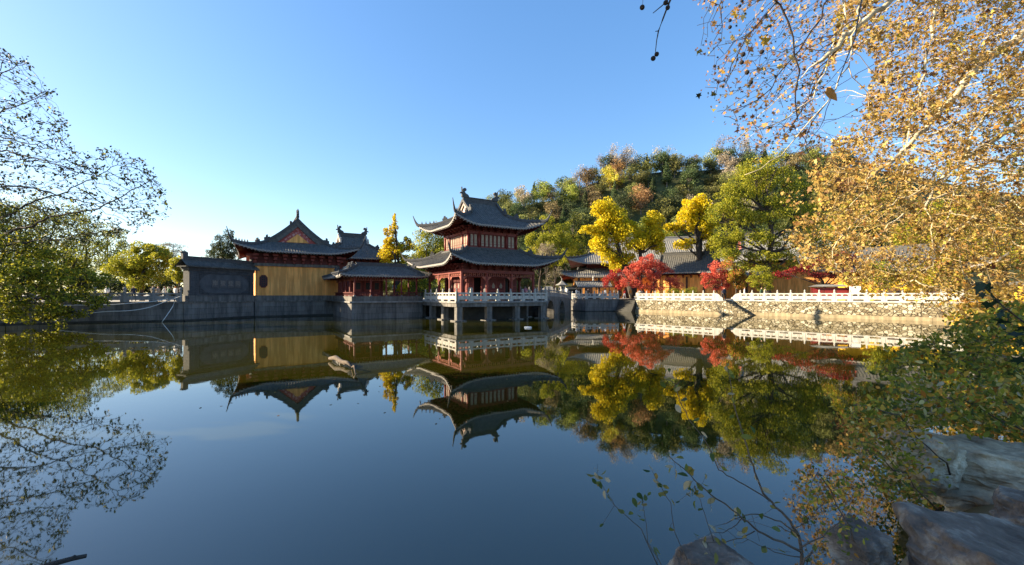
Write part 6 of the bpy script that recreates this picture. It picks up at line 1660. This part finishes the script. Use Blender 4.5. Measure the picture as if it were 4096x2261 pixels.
# ------------------------------------------------------------------ people
def person_mesh(pose, seed):
    S = {'stand': dict(hipL=(-.1, 0, .9), kneeL=(-.11, .02, .48), footL=(-.12, 0, .05), toeL=(-.13, -.14, .03), hipR=(.1, 0, .9), kneeR=(.11, -.02, .48), footR=(.12, 0, .05), toeR=(.14, -.14, .03), elL=(-.25, .02, 1.12), haL=(-.25, -.06, .86), elR=(.25, .02, 1.12), haR=(.22, -.16, .95)),
         'walk': dict(hipL=(-.09, 0, .9), kneeL=(-.1, -.16, .5), footL=(-.1, -.25, .08), toeL=(-.1, -.39, .06), hipR=(.09, 0, .9), kneeR=(.1, .06, .48), footR=(.1, .3, .1), toeR=(.1, .2, .03), elL=(-.25, .12, 1.14), haL=(-.24, .1, .88), elR=(.25, -.08, 1.13), haR=(.23, -.26, .92)),
         'phone': dict(hipL=(-.1, 0, .9), kneeL=(-.11, .02, .48), footL=(-.12, 0, .05), toeL=(-.13, -.14, .03), hipR=(.1, 0, .9), kneeR=(.11, -.02, .48), footR=(.12, 0, .05), toeR=(.14, -.14, .03), elL=(-.24, -.1, 1.16), haL=(-.08, -.32, 1.4), elR=(.24, -.1, 1.16), haR=(.08, -.32, 1.4)),
         'crouch': dict(hipL=(-.1, .05, .42), kneeL=(-.14, -.3, .55), footL=(-.13, -.1, .06), toeL=(-.14, -.24, .03), hipR=(.1, .05, .42), kneeR=(.14, -.3, .55), footR=(.13, -.1, .06), toeR=(.14, -.24, .03), elL=(-.25, -.22, .72), haL=(-.15, -.42, .62), elR=(.25, -.22, .72), haR=(.15, -.42, .62))}[pose]
    cr = pose == 'crouch'
    o = lambda z, y=0: (0, y, z)
    pel, bel, che, nec, hd0, hd1 = (o(.46, .03), o(.62, -.03), o(.85, -.12), o(.97, -.16), o(1.06, -.18), o(1.18, -.19)) if cr else (o(.95), o(1.1), o(1.35, -.01), o(1.47, 0), o(1.56, -.015), o(1.68, -.01))
    shL, shR = ((-.19, che[1], che[2] + .05), (.19, che[1], che[2] + .05))
    V = [pel, bel, che, nec, hd0, hd1, shL, S['elL'], S['haL'], shR, S['elR'], S['haR'], S['hipL'], S['kneeL'], S['footL'], S['toeL'], S['hipR'], S['kneeR'], S['footR'], S['toeR']]
    E = [(0, 1), (1, 2), (2, 3), (3, 4), (4, 5), (2, 6), (6, 7), (7, 8), (2, 9), (9, 10), (10, 11), (0, 12), (12, 13), (13, 14), (14, 15), (0, 16), (16, 17), (17, 18), (18, 19)]
    R = [(.15, .11), (.14, .105), (.17, .12), (.06, .06), (.085, .095), (.085, .1), (.075, .075), (.055, .055), (.042, .035), (.075, .075), (.055, .055), (.042, .035), (.1, .1), (.072, .072), (.05, .05), (.04, .035), (.1, .1), (.072, .072), (.05, .05), (.04, .035)]
    me = bpy.data.meshes.new('body'); me.from_pydata(V, E, [])
    ob = bpy.data.objects.new('tmp', me); COL.objects.link(ob)
    sk = ob.modifiers.new('skin', 'SKIN')
    for i, sv in enumerate(me.skin_vertices[0].data): sv.radius = R[i]; sv.use_root = (i == 0)
    sb = ob.modifiers.new('sub', 'SUBSURF'); sb.levels = 1; sb.render_levels = 1
    dg = bpy.context.evaluated_depsgraph_get(); out = bpy.data.meshes.new_from_object(ob.evaluated_get(dg)); bpy.data.objects.remove(ob)
    # clothing by position: 0 skin, 1 jacket, 2 trousers, 3 hair, 4 shoes
    waist = .5 if cr else .93; neck = (1.0, 1.03) if cr else (1.5, 1.52)
    for p in out.polygons:
        c = p.center
        hand = min((c - Vector(S['haL'])).length, (c - Vector(S['haR'])).length) < .075
        if hand: m = 0
        elif c.z > neck[0] - .0:
            top = hd1[2]; m = 3 if (c.z > top + .01 or c.y > hd1[1] + .035) else 0
        elif cr and c.y < -.05 and abs(c.x) < .22 and c.z < .62 and (c - Vector(S['elL'])).length > .12 and (c - Vector(S['elR'])).length > .12 and c.z < .6: m = 2
        elif c.z < .1: m = 4
        elif c.z < waist and abs(c.x) < .2: m = 2
        else: m = 1
        p.material_index = m
    for p in out.polygons: p.use_smooth = True
    out.name = 'person'
    return out
PM = {k: person_mesh(k, 1) for k in ('stand', 'walk', 'phone', 'crouch')}
def person(label, px, D, z, pose, face, jacket, trousers, hat=None, scale=1.0):
    me = PM[pose].copy(); idx_ = [p.material_index for p in me.polygons]
    for m in (M['skin'], M['cloth_' + jacket], M['cloth_' + trousers], M['cloth_' + hat] if hat else M['hair'], M['cloth_black']): me.materials.append(m)
    me.polygons.foreach_set('material_index', idx_)
    o = bpy.data.objects.new('person', me); COL.objects.link(o)
    o.location = ((px - 2048) / F * D, D, z); o.rotation_euler = (0, 0, face); o.scale = (scale,) * 3
    return tag(o, label, 'person', 'visitors round the pond')
G0 = 1.96
person('person in a white jacket standing behind the shaded quay balustrade left of the shelter', 2306, 72.2, G0, 'phone', .6, 'white', 'black')
person('person in dark clothes leaning at the shaded quay balustrade under the shelter roof', 2352, 71.6, G0, 'stand', -.3, 'black', 'navy')
person('person in pale clothes crouching low in front of the incense trough', 2397, 71.4, G0, 'crouch', 1.2, 'white', 'khaki')
person('person with a white top at the right end of the incense shelter', 2420, 71.8, G0, 'stand', 2.2, 'white', 'grey')
person('person in blue trousers standing right of the incense shelter', 2457, 71.6, G0, 'walk', 1.6, 'grey', 'blue')
person('person in a pink jacket standing beyond the shelter by the red maple', 2440, 74.6, G0, 'stand', 0, 'pink', 'black')
person('person in white trousers at the top of the dark corner steps', 2498, 70.6, G0, 'walk', -.9, 'red', 'white')
person('person in an orange coat standing beside the pale stone pedestal', 2521, 70.4, G0, 'stand', .4, 'orange', 'khaki')
person('person in black walking past the dark corner steps', 2484, 71.4, G0, 'walk', 1.4, 'black', 'black')
person('person in dark clothes at the top of the stairs between the sunlit quays', 2897, 59.6, G0, 'stand', .2, 'navy', 'black')
person('person in white standing under the small bright green tree', 2978, 58.8, G0, 'stand', 1.0, 'white', 'grey')
person('person in grey bending down behind the right balustrade', 3010, 58.2, G0, 'crouch', -.9, 'white', 'grey')
person('person in a green coat beside the trunk of the huge green tree', 3046, 57.6, G0, 'stand', .5, 'green', 'khaki')
person('person in khaki walking right of the huge tree trunk', 3060, 57.2, G0, 'walk', 1.3, 'khaki', 'khaki')
person('left one of two dark silhouettes in front of the bright yellow wall', 3386, 53.2, G0, 'stand', .3, 'black', 'navy')
person('right one of two dark silhouettes in front of the bright yellow wall', 3404, 52.9, G0, 'phone', 2.0, 'black', 'black', scale=1.06)
person('person in white resting at the far corner of the pavilion platform', 2138, 55.4, DK, 'stand', 2.0, 'white', 'black')
person('person in pale pink under the right eaves of the pavilion', 2102, 55.8, DK, 'stand', .4, 'pink', 'grey')
person('person with a white bag on the shaded side of the corridor', 1577, 55.0, 2.5, 'stand', .3, 'grey', 'black', scale=.95)
person('person in dark clothes and white cap in the corner of the corridor', 1418, 52.3, 2.5, 'stand', -.4, 'black', 'black', 'white')
for i, (x, j, h, lab) in enumerate([(428, 'white', None, 'person with white collar half hidden by leaves behind the left balustrade'), (535, 'navy', 'white', 'person wearing a white cap behind the left balustrade'), (612, 'khaki', None, 'person in a pale coat facing away behind the left balustrade'), (632, 'grey', None, 'person in grey close to the pale coated person on the left bank'),
                                    (658, 'white', None, 'person in white bending behind the left balustrade'), (674, 'green', 'white', 'person with a white cap and green coat on the left bank'), (702, 'white', 'orange', 'person with bright collar next to the end of the screen wall')]):
    person(lab, x, 43.6 + (x - 428) * .012 + i % 2 * .9, 1.96, ('stand', 'walk', 'phone')[i % 3], .5 * i, j, 'black', h, .98)
# unseen trees added left of the camera to shade the foreground rocks and bushes
for i, (x, y, lab) in enumerate([(-19, 2.4, 'unseen dense tree added beside the camera to shade the near rocks'), (-20, 6.6, 'second unseen dense tree added beside the camera to shade the near bushes'), (-24, 10.6, 'third unseen dense tree added farthest from the camera to shade the foreground')]):
    make_tree('unseen_shade_tree', lab, 'tree', (x, y, .9), [(0, 0, 6, 3.4, 3.2, 2.6), (-1, 1, 9, 3.6, 3.4, 2.8), (1, -1, 11.5, 3.2, 3, 2.4), (0, 1.5, 7.5, 3, 3, 2.4), (0, -2, 8, 3, 3, 2.4), (0, 2, 10.5, 3, 3, 2.2)], 17000, .55, [L['camphor'], L['dark']], seed=400 + i, tr=.3, group='unseen trees added for shade', nsub=12)
